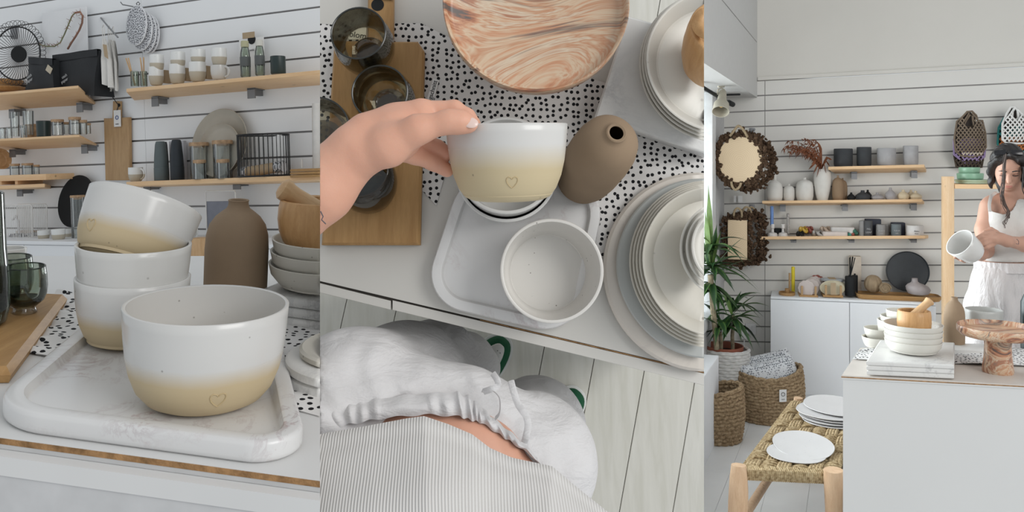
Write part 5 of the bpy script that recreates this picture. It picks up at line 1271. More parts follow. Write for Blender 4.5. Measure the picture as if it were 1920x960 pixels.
M, r, h = on3(1637, 549, .16, 34, 33); single('clay_pod', 'ribbed brown clay pod on the oak tray', 'ornament', G().lathe([(0, 0)]+[(r*math.sin(math.pi*(.12+.8*i/12)), h*.5*(1-math.cos(math.pi*(.12+.8*i/12)))*1.02) for i in range(13)]+[(r*.16, h*.93), (0, h*.9)], 56, None, pump), plain('pod_clay', (.30, .225, .145), .8, .2, var=.15, bump=.3, bscale=120), M)
M, r, h = on3(1659, 551, .22, 24, 25); t = thing('snail_shell', 'brown ceramic snail shell in front of the clay pod', 'ornament', M); SHC = plain('shell_clay', (.27, .20, .125), .7, .25, var=.2, scale=60)
g = G().ball((0, 0, r), (r*.95, r*.7, r*.95), 24, 16); obj('whorl', g, SHC, t)
sp = [((r*.9*(1-k/60))*math.cos(k*.33), -r*.42-.32*r*k/60, r+(r*.9*(1-k/60))*math.sin(k*.33)) for k in range(58)]; obj('spiral_ridge', G().tube(sp, [r*.15*(1-k/70) for k in range(58)], 7), SHC, t)
p = W3(1701, 509, .06); r = hgt(37.5, p); single('round_tray', 'dark slate round tray leaning on the wall above the oak tray', 'tray', G().lathe([(0, 0), (r*.95, 0), (r, .006), (r, .022), (r*.985, .022), (r*.95, .008), (0, .008)], 56), plain('slate_tray', (.038, .044, .05), .5, .4), at3(1701, 509, .05) @ RX(82))
M, r, h = on3(1722, 552, .22, 47, 30)
g = G().lathe([(0, 0)]+sc([(.6, 0), (.85, .06), (1, .3), (.95, .48), (.7, .62), (.38, .72), (.26, .8), (.23, .97), (.25, 1), (.2, 1), (.18, .8), (0, .7)], r, h), 40)
g.v = [(x-(.30*r)*min(1, max(0, (z/h-.35)/.4)), y, z) for x, y, z in g.v]; single('lopsided_vase', 'mauve grey lopsided vase with off-centre neck on the oak tray', 'vase', g, plain('mauve_clay', (.37, .335, .335), .6, .3), M, smooth=60)
# ladder shelf, green dishes
t = thing('ladder_shelf', 'pine ladder shelf post with side rails behind the counter', 'shelf', at3(1779, 331, .5)); iv = MI[t.name]; p = W3(1779, 331, .5)
obj('post', G().box(-hgt(9.5, p), hgt(9.5, p), 0, .05, -1.5, 0), PINEV, t, bevel=.003)
for (y0, y1, x0, x1) in ((345, 353.5, 1788, 1960), (478, 485, 1788, 1960)):
    a = iv @ W3(x0, y1, .47); b = iv @ W3(x1, y1-1, .47); obj('rail', G().box(a.x, b.x, .0, .25, a.z, a.z+hgt(y1-y0, p)), PINE, t, bevel=.003)
SGRN = plain('sage_green_glaze', (.24, .42, .285), .3, .5, var=.06); SGL = plain('pale_sage_glaze', (.42, .52, .38), .3, .5, var=.06)
for x0, x1, y0, y1, m, pr, lab in ((1788, 1858, 337, 345, SGL, [(.7, 0), (.95, .6), (1, 1)], 'pale sage green plate on the ladder shelf'), (1793, 1845, 325, 337.5, SGRN, [(.8, 0), (.97, .2), (1, .9), (.98, 1)], 'sage green dish in the middle of the stack'), (1797, 1838, 314, 325.5, SGRN, [(.88, 0), (.98, .2), (1, .9), (.98, 1)], 'sage green dish on top of the stack')):
    v3('green_dish', lab, 'dish', x0, x1, y0, y1, .38, pr, m, .005, 'sage green dishes')
# log-slice trivets
lg = Mt('log_end_grain', .75, .2); o_ = lg.co(); xyz_ = lg.xyz(o_)
rad_ = lg.ma('ADD', lg.ma('SQRT', lg.ma('ADD', lg.ma('POWER', xyz_[0], 2.0), lg.ma('POWER', xyz_[2], 2.0))), lg.ma('MULTIPLY', lg.noise(o_, 9, 3), .03))
rg_ = lg.ma('SINE', lg.ma('MULTIPLY', rad_, 520.0)); lg.col(lg.mix(lg.ma('MULTIPLY_ADD', rg_, .26, .34), (.74, .60, .42), (.60, .44, .27))); LOG = lg.m
CONE = plain('pine_cone_brown', (.085, .052, .032), .85, .15, var=.5, scale=60); ROPE = plain('jute_rope', (.36, .28, .18), .9, .1, var=.3, scale=150)
def cones(g, path, n, r, rnd, spread):
    for i in range(n):
        k = rnd.uniform(0, len(path)-1.001); a = path[int(k)].lerp(path[int(k)+1], k % 1)
        c = a+V((rnd.gauss(0, spread), rnd.gauss(0, spread*.6), rnd.gauss(0, spread))); s_ = r*rnd.uniform(.7, 1.2)
        M = T(*c) @ Matrix.Rotation(rnd.uniform(0, 6), 4, V((rnd.uniform(-1, 1), rnd.uniform(-1, 1), rnd.uniform(-1, 1))).normalized())
        g.lathe([(0, -1.2*s_), (.6*s_, -.9*s_), (1.0*s_, -.3*s_), (.55*s_, -.15*s_), (.85*s_, .3*s_), (.4*s_, .45*s_), (.55*s_, .8*s_), (0, 1.3*s_)], 6, M)
def trivet(label, cx, cy, rx, ry, off, rope, seed, face=True):
    p = W3(cx, cy, off); t = thing('log_trivet', label, 'trivet', at3(cx, cy, off)); R1, R2 = hgt(rx, p), hgt(ry, p); rnd = random.Random(seed)
    if face: obj('log_slice', G().loft(circ(R1, 60, R2, .012, seed), [(.004, -.015), (0, -.012), (0, .03), (.004, .034)], RX(90) @ T(0, 0, -.01)), LOG, t)
    path = [V((R1*1.13*math.cos(2*math.pi*i/40), -.015, R2*1.1*math.sin(2*math.pi*i/40))) for i in range(41)]
    g = G(); cones(g, path, 420, .0145, rnd, .013); o = obj('pine_cone_ring', g, CONE, t, smooth=0); o['kind'] = 'stuff'
    if rope:
        obj('rope_handle', G().tube(dense([(-R1*.45, -.03, R2*1.0), (-R1*.25, -.05, R2*1.25), (-.01, -.05, R2*1.42), (R1*.15, -.05, R2*1.25), (R1*.35, -.03, R2*.95)], 4), .009, 7), ROPE, t)
        obj('rope_handle', G().tube(dense([(-R1*.4, -.04, -R2*.95), (-R1*.35, -.05, -R2*1.15), (-R1*.2, -.05, -R2*1.28), (-R1*.02, -.05, -R2*1.15), (R1*.05, -.04, -R2*1.0)], 4), .009, 7), ROPE, t)
trivet('round log trivet behind, its pine cones peeking out at the right', 1402, 305, 40, 44, .36, False, 3, False); trivet('round log-slice trivet with pine cone rim hanging by rope', 1387, 299, 39, 44, .45, True, 4)
single('wall_hook', 'flat steel hook behind the round log trivets', 'hook', G().box(-.02, .02, -.02, 0, -.05, .02).box(-.006, .006, -.44, -.02, -.012, .0), STEEL, at3(1410, 245, 0), bevel=.003); single('wall_hook', 'flat steel hook behind the square log trivets', 'hook', G().box(-.02, .02, -.02, 0, -.06, .02), STEEL, at3(1410, 388, 0), bevel=.003)
for i, (x, y, w, h) in enumerate(((1378, 373, 4, 12), (1388, 373, 8, 12), (1404, 498, 4, 10))):
    p = W3(x, y, .06); single('price_tag', ['narrow paper tag, left under the round trivet', 'wide paper tag, right under the round trivet', 'paper tag under the square trivet'][i], 'tag', G().box(-hgt(w/2, p), hgt(w/2, p), -.001, .001, -hgt(h/2, p), hgt(h/2, p)), PAPER, at3(x, y, .06))
def square(label, x0, x1, y0, y1, off, face, seed):
    p = W3((x0+x1)/2, (y0+y1)/2, off); t = thing('square_trivet', label, 'trivet', at3((x0+x1)/2, (y0+y1)/2, off)); a, b = hgt((x1-x0)/2, p), hgt((y1-y0)/2, p); rnd = random.Random(seed)
    if face: obj('log_slice', G().box(-a*.78, a*.78, -.04, .0, -b*.86, b*.78), LOG, t, bevel=.006)
    path = [V(q) for q in ((-a, -.01, b*.8), (0, -.02, b*.95), (a, -.01, b*.9), (a, -.01, 0), (a, -.01, -b*.9), (0, 0, -b), (-a, 0, -b), (-a, 0, 0), (-a, -.01, b*.8))]
    g = G(); cones(g, path, 330, .0135, rnd, .015); o = obj('pine_cone_ring', g, CONE, t, smooth=0); o['kind'] = 'stuff'
    obj('rope_handle', G().tube(dense([(-a*.3, -.03, b*.9), (-a*.25, -.05, b*1.15), (0, -.05, b*1.28), (a*.3, -.05, b*1.15), (a*.35, -.03, b*.9)], 4), .008, 7), ROPE, t)
square('square log trivet with pine cone rim, hindmost of three', 1386, 1430, 400, 488, .10, False, 5); square('square log trivet with pine cone rim, middle of three', 1374, 1424, 400, 490, .17, False, 6); square('square log trivet with pine cone rim, front one with wooden face', 1360, 1405, 402, 492, .25, True, 7)
# crochet bags
def crochet(label, outline, off, mats, rows, cell=.03, cat='bag', hole=None):
    cx = sum(p[0] for p in outline)/len(outline); cy = sum(p[1] for p in outline)/len(outline)
    t = thing('crochet_bag', label, cat, at3(cx, cy, off)); iv = MI[t.name]
    pl = [(lambda q: (q.x, q.z))(iv @ W3(x, y, off)) for x, y in outline]; pl = ccw(pl)
    xs = [q[0] for q in pl]; zs = [q[1] for q in pl]; x0, x1, z0_, z1_ = min(xs), max(xs), min(zs), max(zs)
    def bulge(x, z): u = (x-x0)/(x1-x0)*2-1; v = (z-z0_)/(z1_-z0_)*2-1; return -.03-.05*max(0, 1-u*u)*max(0, 1-v*v)
    obj('lining', G().loft(inset(pl, .006), [(0, -.005), (0, .012)], RX(90)), mats[1], t)
    hl = [(lambda q: (q.x, q.z))(iv @ W3(x, y, off)) for x, y in hole] if hole else None
    gs = [G() for _ in rows]
    nz = int((z1_-z0_)/cell*1.35)+1
    for j in range(nz+1):
        z = z0_+(z1_-z0_)*j/nz; fr_ = 1-(z-z0_)/(z1_-z0_); k = 0
        while k < len(rows)-1 and fr_ > rows[k][0]: k += 1
        nx = int((x1-x0)/cell)+1
        for i in range(nx+1):
            x = x0+(x1-x0)*(i+.5*(j % 2))/nx
            if not inside(x, z, pl) or (hl and inside(x, z, hl)): continue
            b = bulge(x, z)
            for sx in (-1, 1):
                q = (x+sx*(x1-x0)/nx*.5, z+(z1_-z0_)/nz)
                if inside(q[0], q[1], pl) and not (hl and inside(q[0], q[1], hl)):
                    gs[k].tube([(x, b, z), ((x+q[0])/2, (b+bulge(*q))/2-.006, (z+q[1])/2), (q[0], bulge(*q), q[1])], cell*.2, 5)
            gs[k].ball((x, b-.003, z), cell*.27, 6, 4)
    for gg, (fr_, m) in zip(gs, rows):
        if gg.v: o = obj('crochet_mesh', gg, m, t, smooth=60); o['kind'] = 'stuff'
    obj('edge_cord', G().tube([(q[0], -.03, q[1]) for q in pl], cell*.3, 6, True), rows[0][1], t)
    if hl: obj('handle_edge', G().tube([(q[0], -.045, q[1]) for q in hl], cell*.34, 6, True), rows[0][1], t)
YB = plain('taupe_yarn', (.20, .155, .115), .95, .1); YD = plain('dark_brown_yarn', (.08, .062, .048), .95, .1); YC = plain('cream_yarn', (.55, .48, .40), .95, .1); YP = plain('lilac_yarn', (.33, .25, .43), .95, .1); YW = plain('white_yarn', (.70, .69, .67), .95, .1); YO = plain('rust_yarn', (.45, .17, .06), .95, .1); YT = plain('teal_yarn', (.05, .26, .25), .95, .1); YY = plain('yellow_yarn', (.66, .60, .18), .95, .1); LNG = plain('bag_lining', (.06, .05, .045), .95, .1)
crochet('dark brown crochet bag, lowest layer behind the taupe one', [(1786, 290), (1791, 312), (1812, 316), (1838, 313), (1843, 285), (1815, 280)], .05, (YD, LNG), [(1, YD)], .028)
crochet('lilac crochet bag peeking out below the taupe one', [(1786, 262), (1787, 290), (1806, 305), (1828, 304), (1843, 294), (1846, 262), (1815, 255)], .08, (YP, LNG), [(1, YP)], .026)
crochet('taupe crochet bag with cream hem hanging over the ladder shelf', [(1787, 262), (1792, 228), (1803, 219), (1811, 210), (1820, 209), (1828, 217), (1831, 226), (1839, 226), (1845, 250), (1846, 276), (1838, 290), (1820, 294), (1800, 292), (1790, 284)], .12, (YB, LNG), [(.90, YB), (1, YC)], .024, 'bag', [(1803, 239), (1808, 226), (1815, 216), (1820, 218), (1822, 237)])
crochet('teal and rust crochet bag behind the white one', [(1868, 270), (1870, 240), (1879, 222), (1915, 225), (1930, 250), (1930, 285), (1872, 283)], .06, (YT, LNG), [(.55, YT), (1, YO)], .026)
crochet('white crochet bag with yellow edging at the top right', [(1877, 262), (1877, 232), (1886, 212), (1893, 201), (1903, 202), (1910, 214), (1928, 222), (1930, 268), (1905, 269), (1884, 268)], .12, (YW, LNG), [(1, YW)], .026, 'bag', [(1893, 222), (1894, 210), (1899, 203), (1904, 208), (1905, 222), (1899, 226)])
# socket and plug
t = thing('wall_socket', 'white double wall socket beside the plant pot', 'socket', at3(1408, 627, .012)); p = W3(1408, 627, .012)
obj('plate', G().box(-hgt(10, p), hgt(9, p), -.012, 0, 0, hgt(21, p)), plain('socket_white', (.66, .66, .66), .4), t, bevel=.003); obj('switch', G().box(hgt(1, p), hgt(6, p), -.016, -.011, hgt(9, p), hgt(17, p)), plain('socket_white', (0, 0, 0)), t, bevel=.001)
t = thing('power_plug', 'white plug with cable in the wall socket', 'plug', at3(1397, 626, .06)); obj('plug_body', G().box(-hgt(7, p), hgt(5, p), -.03, .03, -hgt(9, p), hgt(9, p)), plain('socket_white', (0, 0, 0)), t, bevel=.008); obj('cable', G().tube([(-.005, 0, -hgt(9, p)), (-.01, 0, -.1), (-.015, .02, -.3), (-.1, .02, -.45)], .005, 6), plain('socket_white', (0, 0, 0)), t)
# ---------------- plant in woven pot
pf = hit(1362, 742, V((0, 0, 0)), ZU); pf = P(1362, 742, 5.55); pf.z = 0
zr = 1.76-(652-300)/1500*pf.y; RP = wid(82, pf)/2
t = thing('planter', 'white woven planter with terracotta inner pot', 'planter', frame(pf, V((1, 0, 0)), V((0, 1, 0)), ZU))
WOV = plain('white_wicker', (.64, .63, .61), .8, .2, var=.1, scale=40)
for k in range(22):
    z = zr*(k+.5)/22; rr = RP*(.80+.2*min(1, k/10)); 
    obj('woven_band', G().tube([((rr+.004*math.cos(14*a+(k % 2)*math.pi))*math.cos(a), (rr+.004*math.cos(14*a+(k % 2)*math.pi))*math.sin(a), z) for a in [2*math.pi*i/84 for i in range(84)]], zr/22*.62, 6, True, flat=1.0), WOV, t)
obj('inner_pot', G().lathe([(0, zr-.06), (RP*.86, zr-.05), (RP*.9, zr+.02), (RP*.84, zr+.02), (RP*.8, zr-.03), (0, zr-.03)], 40, T(-.02, -.01, 0)), plain('terracotta', (.26, .08, .045), .7), t); obj('soil', G().lathe([(0, zr-.02), (RP*.8, zr-.025), (0, zr-.03)], 32, T(-.02, -.01, 0)), plain('soil', (.035, .025, .02), .95, .1, bump=.6, bscale=90), t)
pt = thing('dracaena', 'tall dracaena with bare canes and striped green leaves', 'plant', frame(V((pf.x, pf.y, zr-.02)), V((1, 0, 0)), V((0, 1, 0)), ZU)); iv = MI[pt.name]
TRK = plain('cane_bark', (.26, .22, .15), .9, .1, var=.35, scale=35)
lf = Mt('dracaena_leaf', .38, .5); uvc = lf.n('Attribute', attribute_name='across').outputs['Fac']
st_ = lf.ramp(lf.ma('ABSOLUTE', uvc), [(.0, (.020, .058, .018)), (.55, (.026, .075, .022)), (.72, (.14, .22, .045)), (.85, (.05, .12, .03)), (1, (.03, .085, .025))]); lf.col(lf.mix(lf.n('ObjectInfo').outputs['Random'], st_, (.018, .055, .02))); LEAF = lf.m
LEAF2 = plain('leaf_yellow_green', (.10, .17, .04), .4, .5, var=.25, scale=20)
dp = pf.y
canes = [[(1344, 655), (1341, 620), (1337, 580), (1334, 540), (1332, 515)], [(1374, 655), (1373, 630), (1375, 605), (1374, 590)], [(1352, 655), (1352, 640), (1350, 622)]]
cd0 = (dp-.12, dp-.02, dp-.05)
for ca_, dd in zip(canes, cd0): obj('cane', G().tube([iv @ P(x, y, dd) for x, y in ca_], [.019 if dd == cd0[0] else .013]*len(ca_), 8), TRK, pt)
rl = random.Random(12)
def leaf(base, tip, droop, w, mat=LEAF):
    b, e = V(base), V(tip); L = (e-b).length; n = 9; rows = []
    side = (e-b).cross(ZU); side = side.normalized() if side.length > 1e-4 else V((1, 0, 0))
    mid = b.lerp(e, .5)+V((0, 0, droop*L)); g = G(); ac = []
    for k in range(n):
        u = k/(n-1); c = b*(1-u)**2+mid*(2*u*(1-u))+e*u*u; ww = w*(.35+.65*math.sin(math.pi*min(1, .12+u*.95)) if u < .97 else .06)*(1 if u < .6 else (1-(u-.6)/.4)**.8+.03)
        rows.append([tuple(c+side*(ww*s_)+V((0, 0, abs(s_)*ww*.35))) for s_ in (-1, -.5, 0, .5, 1)]); ac += [-1, -.5, 0, .5, 1]
    vs = [q for r_ in rows for q in r_]; fs = [(k*5+i, k*5+i+1, (k+1)*5+i+1, (k+1)*5+i) for k in range(n-1) for i in range(4)]
    g.add(vs, fs); o = obj('leaf', g, mat, pt, smooth=60); at_ = o.data.attributes.new('across', 'FLOAT', 'POINT')
    at_.data.foreach_set('value', ac); return o
def rosette(cx, cy, d, n, lo_, hi_, spread, down):
    for i in range(n):
        a = 2*math.pi*i/n+rl.uniform(-.25, .25); L = rl.uniform(lo_, hi_); dz = rl.uniform(*down)
        b = iv @ P(cx+rl.uniform(-4, 4), cy+rl.uniform(-12, 8), d); e = b+V((math.cos(a)*L*spread, math.sin(a)*L*spread*.8, dz*L)); leaf(b, e, rl.uniform(.18, .38), rl.uniform(.017, .026))
rosette(1334, 470, dp-.12, 18, .22, .36, .85, (-.5, .35)); rosette(1333, 505, dp-.12, 20, .24, .40, .85, (-.7, .1)); rosette(1333, 540, dp-.12, 16, .2, .36, .8, (-1.0, -.3)); rosette(1374, 580, dp-.05, 18, .18, .32, .9, (-.45, .45)); rosette(1374, 606, dp-.05, 16, .16, .28, .9, (-.9, -.1)); rosette(1350, 612, dp-.1, 12, .14, .24, .9, (-.5, .6))
for (bx, by, tx, ty) in ((1333, 505, 1328, 346), (1330, 500, 1322, 395), (1336, 500, 1352, 432), (1338, 505, 1397, 443), (1338, 515, 1402, 520), (1374, 590, 1421, 552), (1374, 595, 1427, 596), (1376, 600, 1424, 580), (1336, 500, 1344, 420), (1372, 590, 1352, 540), (1375, 585, 1390, 545), (1336, 520, 1396, 488), (1330, 505, 1318, 450)):
    leaf(iv @ P(bx, by, dp-.1), iv @ P(tx, ty, dp-.15), .12, .021, LEAF if (bx+tx) % 3 else LEAF2)
# ---------------- jute baskets and cushions
JUTE = Mt('jute_coil', .9, .15); o_ = JUTE.co(); JUTE.col(JUTE.ramp(JUTE.noise(o_, 70, 3), [(.3, (.20, .135, .075)), (.55, (.37, .265, .16)), (.75, (.47, .36, .23))])); JUTE.bump(JUTE.noise(o_, 140, 2), .8, .006); JUTE = JUTE.m
def basket(label, cx, ybot, d, w, h, ry, n, flare, tilt=(0, 0), tagpx=None):
    p = P(cx, ybot, d); p.z = 0.005; R = wid(w, p)/2; H = hgt(h, p); t = thing('jute_basket', label, 'basket', frame(p, V((1, 0, 0)), V((0, 1, 0)), ZU)); rk = random.Random(int(cx))
    for k in range(n):
        u = (k+.5)/n; rr = R*(.9+.13*math.sin(u*2.6)*flare); pts = []
        for i in range(72):
            a = 2*math.pi*i/72; wb = 1+.012*math.sin(3*a+k*.4); z = H*u+tilt[0]*math.cos(a)*u*u+tilt[1]*math.cos(2*a)*u*u*u
            pts.append(((rr*wb+.004*math.cos(22*a+k*2.1))*math.cos(a), (rr*wb*ry+.004*math.cos(22*a+k*2.1))*math.sin(a), z+.003*math.sin(18*a+k)))
        obj('coil', G().tube(pts, H/n*.62, 7, True), JUTE, t)
    obj('base', G().lathe([(0, 0), (R*.88, 0), (R*.88, .02), (0, .02)], 40, S3(1, ry, 1)), JUTE, t)
    return t, R, H
bt, R, H = basket('large jute basket holding two patterned cushions', 1444, 784, 5.42, 122, 92, .72, 15, 1.0, (.025, .02))
q = MI[bt.name] @ P(1468, 742, 5.42-R*.72-.02); tg = obj('paper_label', G().box(-.025, .025, -.001, .001, -.04, .04, T(*q) @ RZ(10)), PAPER, bt); obj('printed_ring', torus(.012, .0015, 20, 5, T(q.x, q.y-.004, q.z+.01) @ RX(90)), INK, tg); text('AUS', .012, INK, tg, T(q.x, q.y-.004, q.z-.024) @ RZ(10) @ RX(90))
bt, R, H = basket('small jute basket with open top at the window side', 1346, 822, 5.02, 92, 98, .8, 14, 1.0, (.03, .0))
q = MI[bt.name] @ P(1325, 776, 5.02-R*.8-.01); tg = obj('paper_label', G().box(-.03, .03, -.001, .001, -.042, .042, T(*q) @ RZ(-12)), PAPER, bt); obj('printed_ring', torus(.015, .0016, 20, 5, T(q.x, q.y-.005, q.z+.012) @ RZ(-12) @ RX(90)), INK, tg)
CUSH = dots('dashed_cushion_print', 62, (.62, .63, .65), (.10, .11, .13), .30, 'Generated', .9, .55)
mcu = Mt('dash_print', .9, .15); vv = mcu.co(scale=(1, 1.0, .6)); vo = mcu.n('TexVoronoi', {'Vector': mcu.co(scale=(110, 40, 70)), 'Scale': 1.0, 'Randomness': .45}); mcu.col(mcu.mix(mcu.ramp(vo.outputs['Distance'], [(.36, (1, 1, 1)), (.42, (0, 0, 0))]), (.66, .67, .69), (.13, .14, .16))); CUSH = mcu.m
for i, (x, y, d, w, h, rot) in enumerate(((1432, 693, 5.50, 112, 56, -11), (1444, 706, 5.38, 104, 56, -13))):
    p = P(x, y, d); a, b = hgt(w/2, p), hgt(h/2, p); g = G()
    def pil(u, v, s_, a=a, b=b):
        X = (u*2-1); Y = (v*2-1); k = max(0, (1-X**4)*(1-Y**4))**.5; return (a*X*(1-.06*(1-abs(Y))*0-.07*Y*Y*(abs(X))), s_*.055*k, b*Y*(1-.12*X*X*0-.10*(1-X*X)*0)+.012*X*X*math.copysign(1, Y))
    g.grid(lambda u, v: pil(u, v, -1), 26, 16); g.grid(lambda u, v: pil(1-u, v, 1), 26, 16)
    single('cushion', ['patterned cushion, rear one in the large basket', 'patterned cushion, front one in the large basket'][i], 'cushion', g, CUSH, frame(p, V((1, 0, 0)), V((0, 1, 0)), ZU) @ RY(rot) @ RX(-14), 'cushions in the basket', smooth=80)
# ---------------- woven bench
SEATZ = .455
def SB(px, py, h=0.0): return hit(px, py, V((0, 0, SEATZ+h)), ZU)
FLc, FRc, BRc, BLc = SB(1392, 878), SB(1572, 886), SB(1622, 752), SB(1487, 752)
t = thing('woven_bench', 'low bench with log legs and woven rope seat', 'bench', frame(V((FLc.x, FLc.y, 0)), V((1, 0, 0)), V((0, 1, 0)), ZU)); iv = MI[t.name]
LEG = wood('peeled_log', (.56, .36, .22), (.70, .50, .33), .6, 2, 8, 6, True)
def logleg(top, r, lean=(0, 0)):
    b = iv @ V((top.x+lean[0], top.y+lean[1], 0)); a = iv @ top; rk = random.Random(int(top.x*1000)); n = 10
    pts = [b.lerp(a, i/(n-1))+V((rk.uniform(-.002, .002), rk.uniform(-.002, .002), 0)) for i in range(n)]
    return G().tube(pts, [r*(.92+.1*math.sin(i*.9+top.x*9))*(1 if i < n-1 else .9) for i in range(n)], 16)
for (px, py, d, r, ln_) in ((1385, 872, FLc.y-.03, .040, (-.01, 0)), (1563, 881, FRc.y-.03, .042, (.005, 0)), (1497, 746, BLc.y+.03, .028, (-.0, .02)), (1628, 748, BRc.y+.03, .028, (0, .02))):
    p = P(px, py, d); obj('leg', logleg(p, r, ln_), LEG, t)
a, b = iv @ V((FLc.x, FLc.y, .24)), iv @ V((BLc.x, BLc.y, .24)); obj('stretcher', G().tube([a, b], .02, 10), LEG, t); a, b = iv @ V((BLc.x, BLc.y, .17)), iv @ V((BRc.x, BRc.y, .17)); obj('stretcher', G().tube([a, b], .02, 10), LEG, t)
RP_ = Mt('seagrass_rope', .9, .15); o_ = RP_.co(); RP_.col(RP_.ramp(RP_.noise(o_, 90, 3), [(.3, (.22, .15, .075)), (.5, (.42, .315, .18)), (.72, (.56, .45, .29))])); RP_.bump(RP_.noise(o_, 200, 2), .35, .002); RPM = RP_.m
def SP(u, v, h): q = FLc.lerp(FRc, u).lerp(BLc.lerp(BRc, u), v); r_ = iv @ V((q.x, q.y, SEATZ+h)); return r_
NU, NV = 6, 9
obj('seat_pad', G().hexa([tuple(SP(u, v, z)) for z in (-.035, -.012) for u, v in ((.0, .0), (1, .0), (1, 1), (0, 1))]), plain('dark_jute', (.10, .07, .04), .95, .1), t)
for i in range(NU):
    for q in range(4):
        g = G(); pts = []
        for k in range(NV*4+1):
            v = k/(NV*4); pts.append(SP((i+.08+.84*(q+.5)/4)/NU, v, .010*math.cos(math.pi*(v*NV-.5+i))-.006))
        g.tube(pts, .0082, 6); obj('warp_rope', g, RPM, t)
for j in range(NV):
    for q in range(4):
        g = G(); pts = []
        for k in range(NU*4+1):
            u = k/(NU*4); pts.append(SP(u, (j+.08+.84*(q+.5)/4)/NV, .010*math.cos(math.pi*(u*NU-.5+j+1))-.006))
        g.tube(pts, .0082, 6); obj('weft_rope', g, RPM, t)
g = G()
for k in range(46):
    u = (k+.5)/46; p = SP(u, -.005, 0); g = G(); pts = [p+V((.002*math.sin(k*2.3), .02, .004)), p+V((0, -.008, -.002)), p+V((0, -.013, -.02)), p+V((0, -.006, -.042)), p+V((0, .02, -.046))]
    obj('wrapped_cord', G().tube(pts, .0052, 6), RPM, t)
for k in range(50):
    v = (k+.5)/50; p = SP(-.005, v, 0); pts = [p+V((.02, 0, .004)), p+V((-.008, 0, -.002)), p+V((-.012, 0, -.02)), p+V((-.006, 0, -.042)), p+V((.02, 0, -.046))]
    obj('wrapped_cord', G().tube(pts, .0052, 6), RPM, t)
IVO = speckled('ivory_plate', (.62, .605, .60), .45, 60, .4)
def plate3(label, cx, cy, w, h, hz, seed, grp, tilt=(0, 0)):
    p = SB(cx, cy, hz); r = wid(w, p)/2; e = (cy-300)/1500; ry = h/2*p.y/F/e/1.0
    single('ivory_plate', label, 'plate', G().loft(circ(r, 56, min(ry, r*1.25), .022, seed), [(.02, 0), (.006, .002), (0, .006), (.001, .008), (.006, .0075), (.03, .005)]), IVO, frame(p, V((1, 0, 0)), V((0, 1, 0)), ZU) @ RX(tilt[0]) @ RY(tilt[1]), grp)
plate3('uneven ivory plate, lower of two at the front of the bench', 1492, 852, 110, 40, .008, 3, 'plates on the bench'); plate3('uneven ivory plate, upper of two at the front of the bench', 1506, 836, 112, 54, .017, 4, 'plates on the bench', (4, -3))
for i in range(5):
    plate3(f'uneven ivory plate, {["lowest", "second from below", "third from below", "fourth from below", "topmost"][i]} of five against the counter', [1560, 1559, 1562, 1556, 1564][i], [789, 783, 778, 772, 762][i], [118, 122, 120, 126, 114][i], [34, 36, 36, 38, 42][i], .006+.010*i, 10+i, 'stacked plates on the bench')
# ---------------- white counter
ZC = .965
def CT(px, py, h=0.0): return hit(px, py, V((0, 0, ZC+h)), ZU)
cf = [CT(1578, 704), CT(1990, 725.5), CT(1990, 652), CT(1613, 652)]
FC = frame(V((cf[0].x, cf[0].y, ZC)), V((1, 0, 0)), V((0, 1, 0)), ZU); IC = FC.inverted()
def c2(px, py, h=0.0): q = IC @ CT(px, py, h); return (q.x, q.y)
CW3 = plain('counter_white', (.66, .665, .66), .5, .35, var=.015, scale=2); CTW = plain('counter_top_beige', (.62, .575, .53), .45, .4, var=.02)
t = thing('counter', 'white shop counter with beige top and brown edge line', 'counter', FC)
pl = ccw([c2(1578, 704), c2(1990, 725.5), c2(1990, 652), c2(1613, 652)])
obj('front_body', G().loft(inset(pl, .004), [(0, -.962), (0, -.012)]), CW3, t, smooth=0); obj('counter_top', G().loft(pl, [(0, -.004), (0, 0)]), CTW, t, smooth=0); obj('brown_edge', G().loft(inset(pl, -.0012), [(0, -.0075), (0, -.004)]), CHIP, t, smooth=0); obj('edge_band', G().loft(pl, [(0, -.0135), (0, -.0075)]), CW3, t, smooth=0)
def oc(px, py, h, w, hh): p = CT(px, py, h); return frame(p, V((1, 0, 0)), V((0, 1, 0)), ZU), wid(w, p)/2, hgt(hh, p)
def cloth3(label, pts, amp):
    pl = [c2(x, y) for x, y in pts]; a, b, c_, d = [V(q) for q in pl]
    def fn(u, v): q = a.lerp(b, u).lerp(d.lerp(c_, u), v); return (q.x+.004*math.sin(v*9), q.y+.006*math.sin(u*17), .003+amp*(1+math.sin(u*23+v*5)*math.sin(v*14-u*8)))
    g = G().grid(fn, 60, 30); g.grid(lambda u, v: tuple(V(fn(1-u, v))-V((0, 0, .0015))), 60, 30); single('table_runner', label, 'cloth', g, dots('dotted_runner_small', 62), FC, smooth=70)
cloth3('black dotted white runner lying across the shop counter', [(1598, 676), (1990, 692), (1990, 655), (1618, 655)], .004)
for i in range(3):
    h = .0035+.0175*i; pl = ccw([c2(1625-i*.5, 703-9*i+.5, h), c2(1789, 711-9*i, h), c2(1790, 667-8.6*i, h), c2(1650, 662-8.6*i, h)])
    single('marble_board', ['square marble board, lowest under the counter plates', 'square marble board, middle under the counter plates', 'square marble board, topmost under the counter plates'][i], 'board', G().loft(pl, [(.004, h), (0, h+.004), (0, h+.013), (.004, h+.0168)]), MARB, FC, 'marble boards on the counter', smooth=30)
for i in range(4):
    M, r, hh = oc(1712, 660, .057, 114, 1); bowl('pasta_plate', [f'speckled stoneware plate, {w} of four under the counter mortar' for w in ('lowest', 'second', 'third', 'topmost')][i], M @ T(0, 0, .021*i), r*(.97+.01*i), .047, STONEL, .004, group='stoneware plates on the counter', cat='plate', prof=PB)
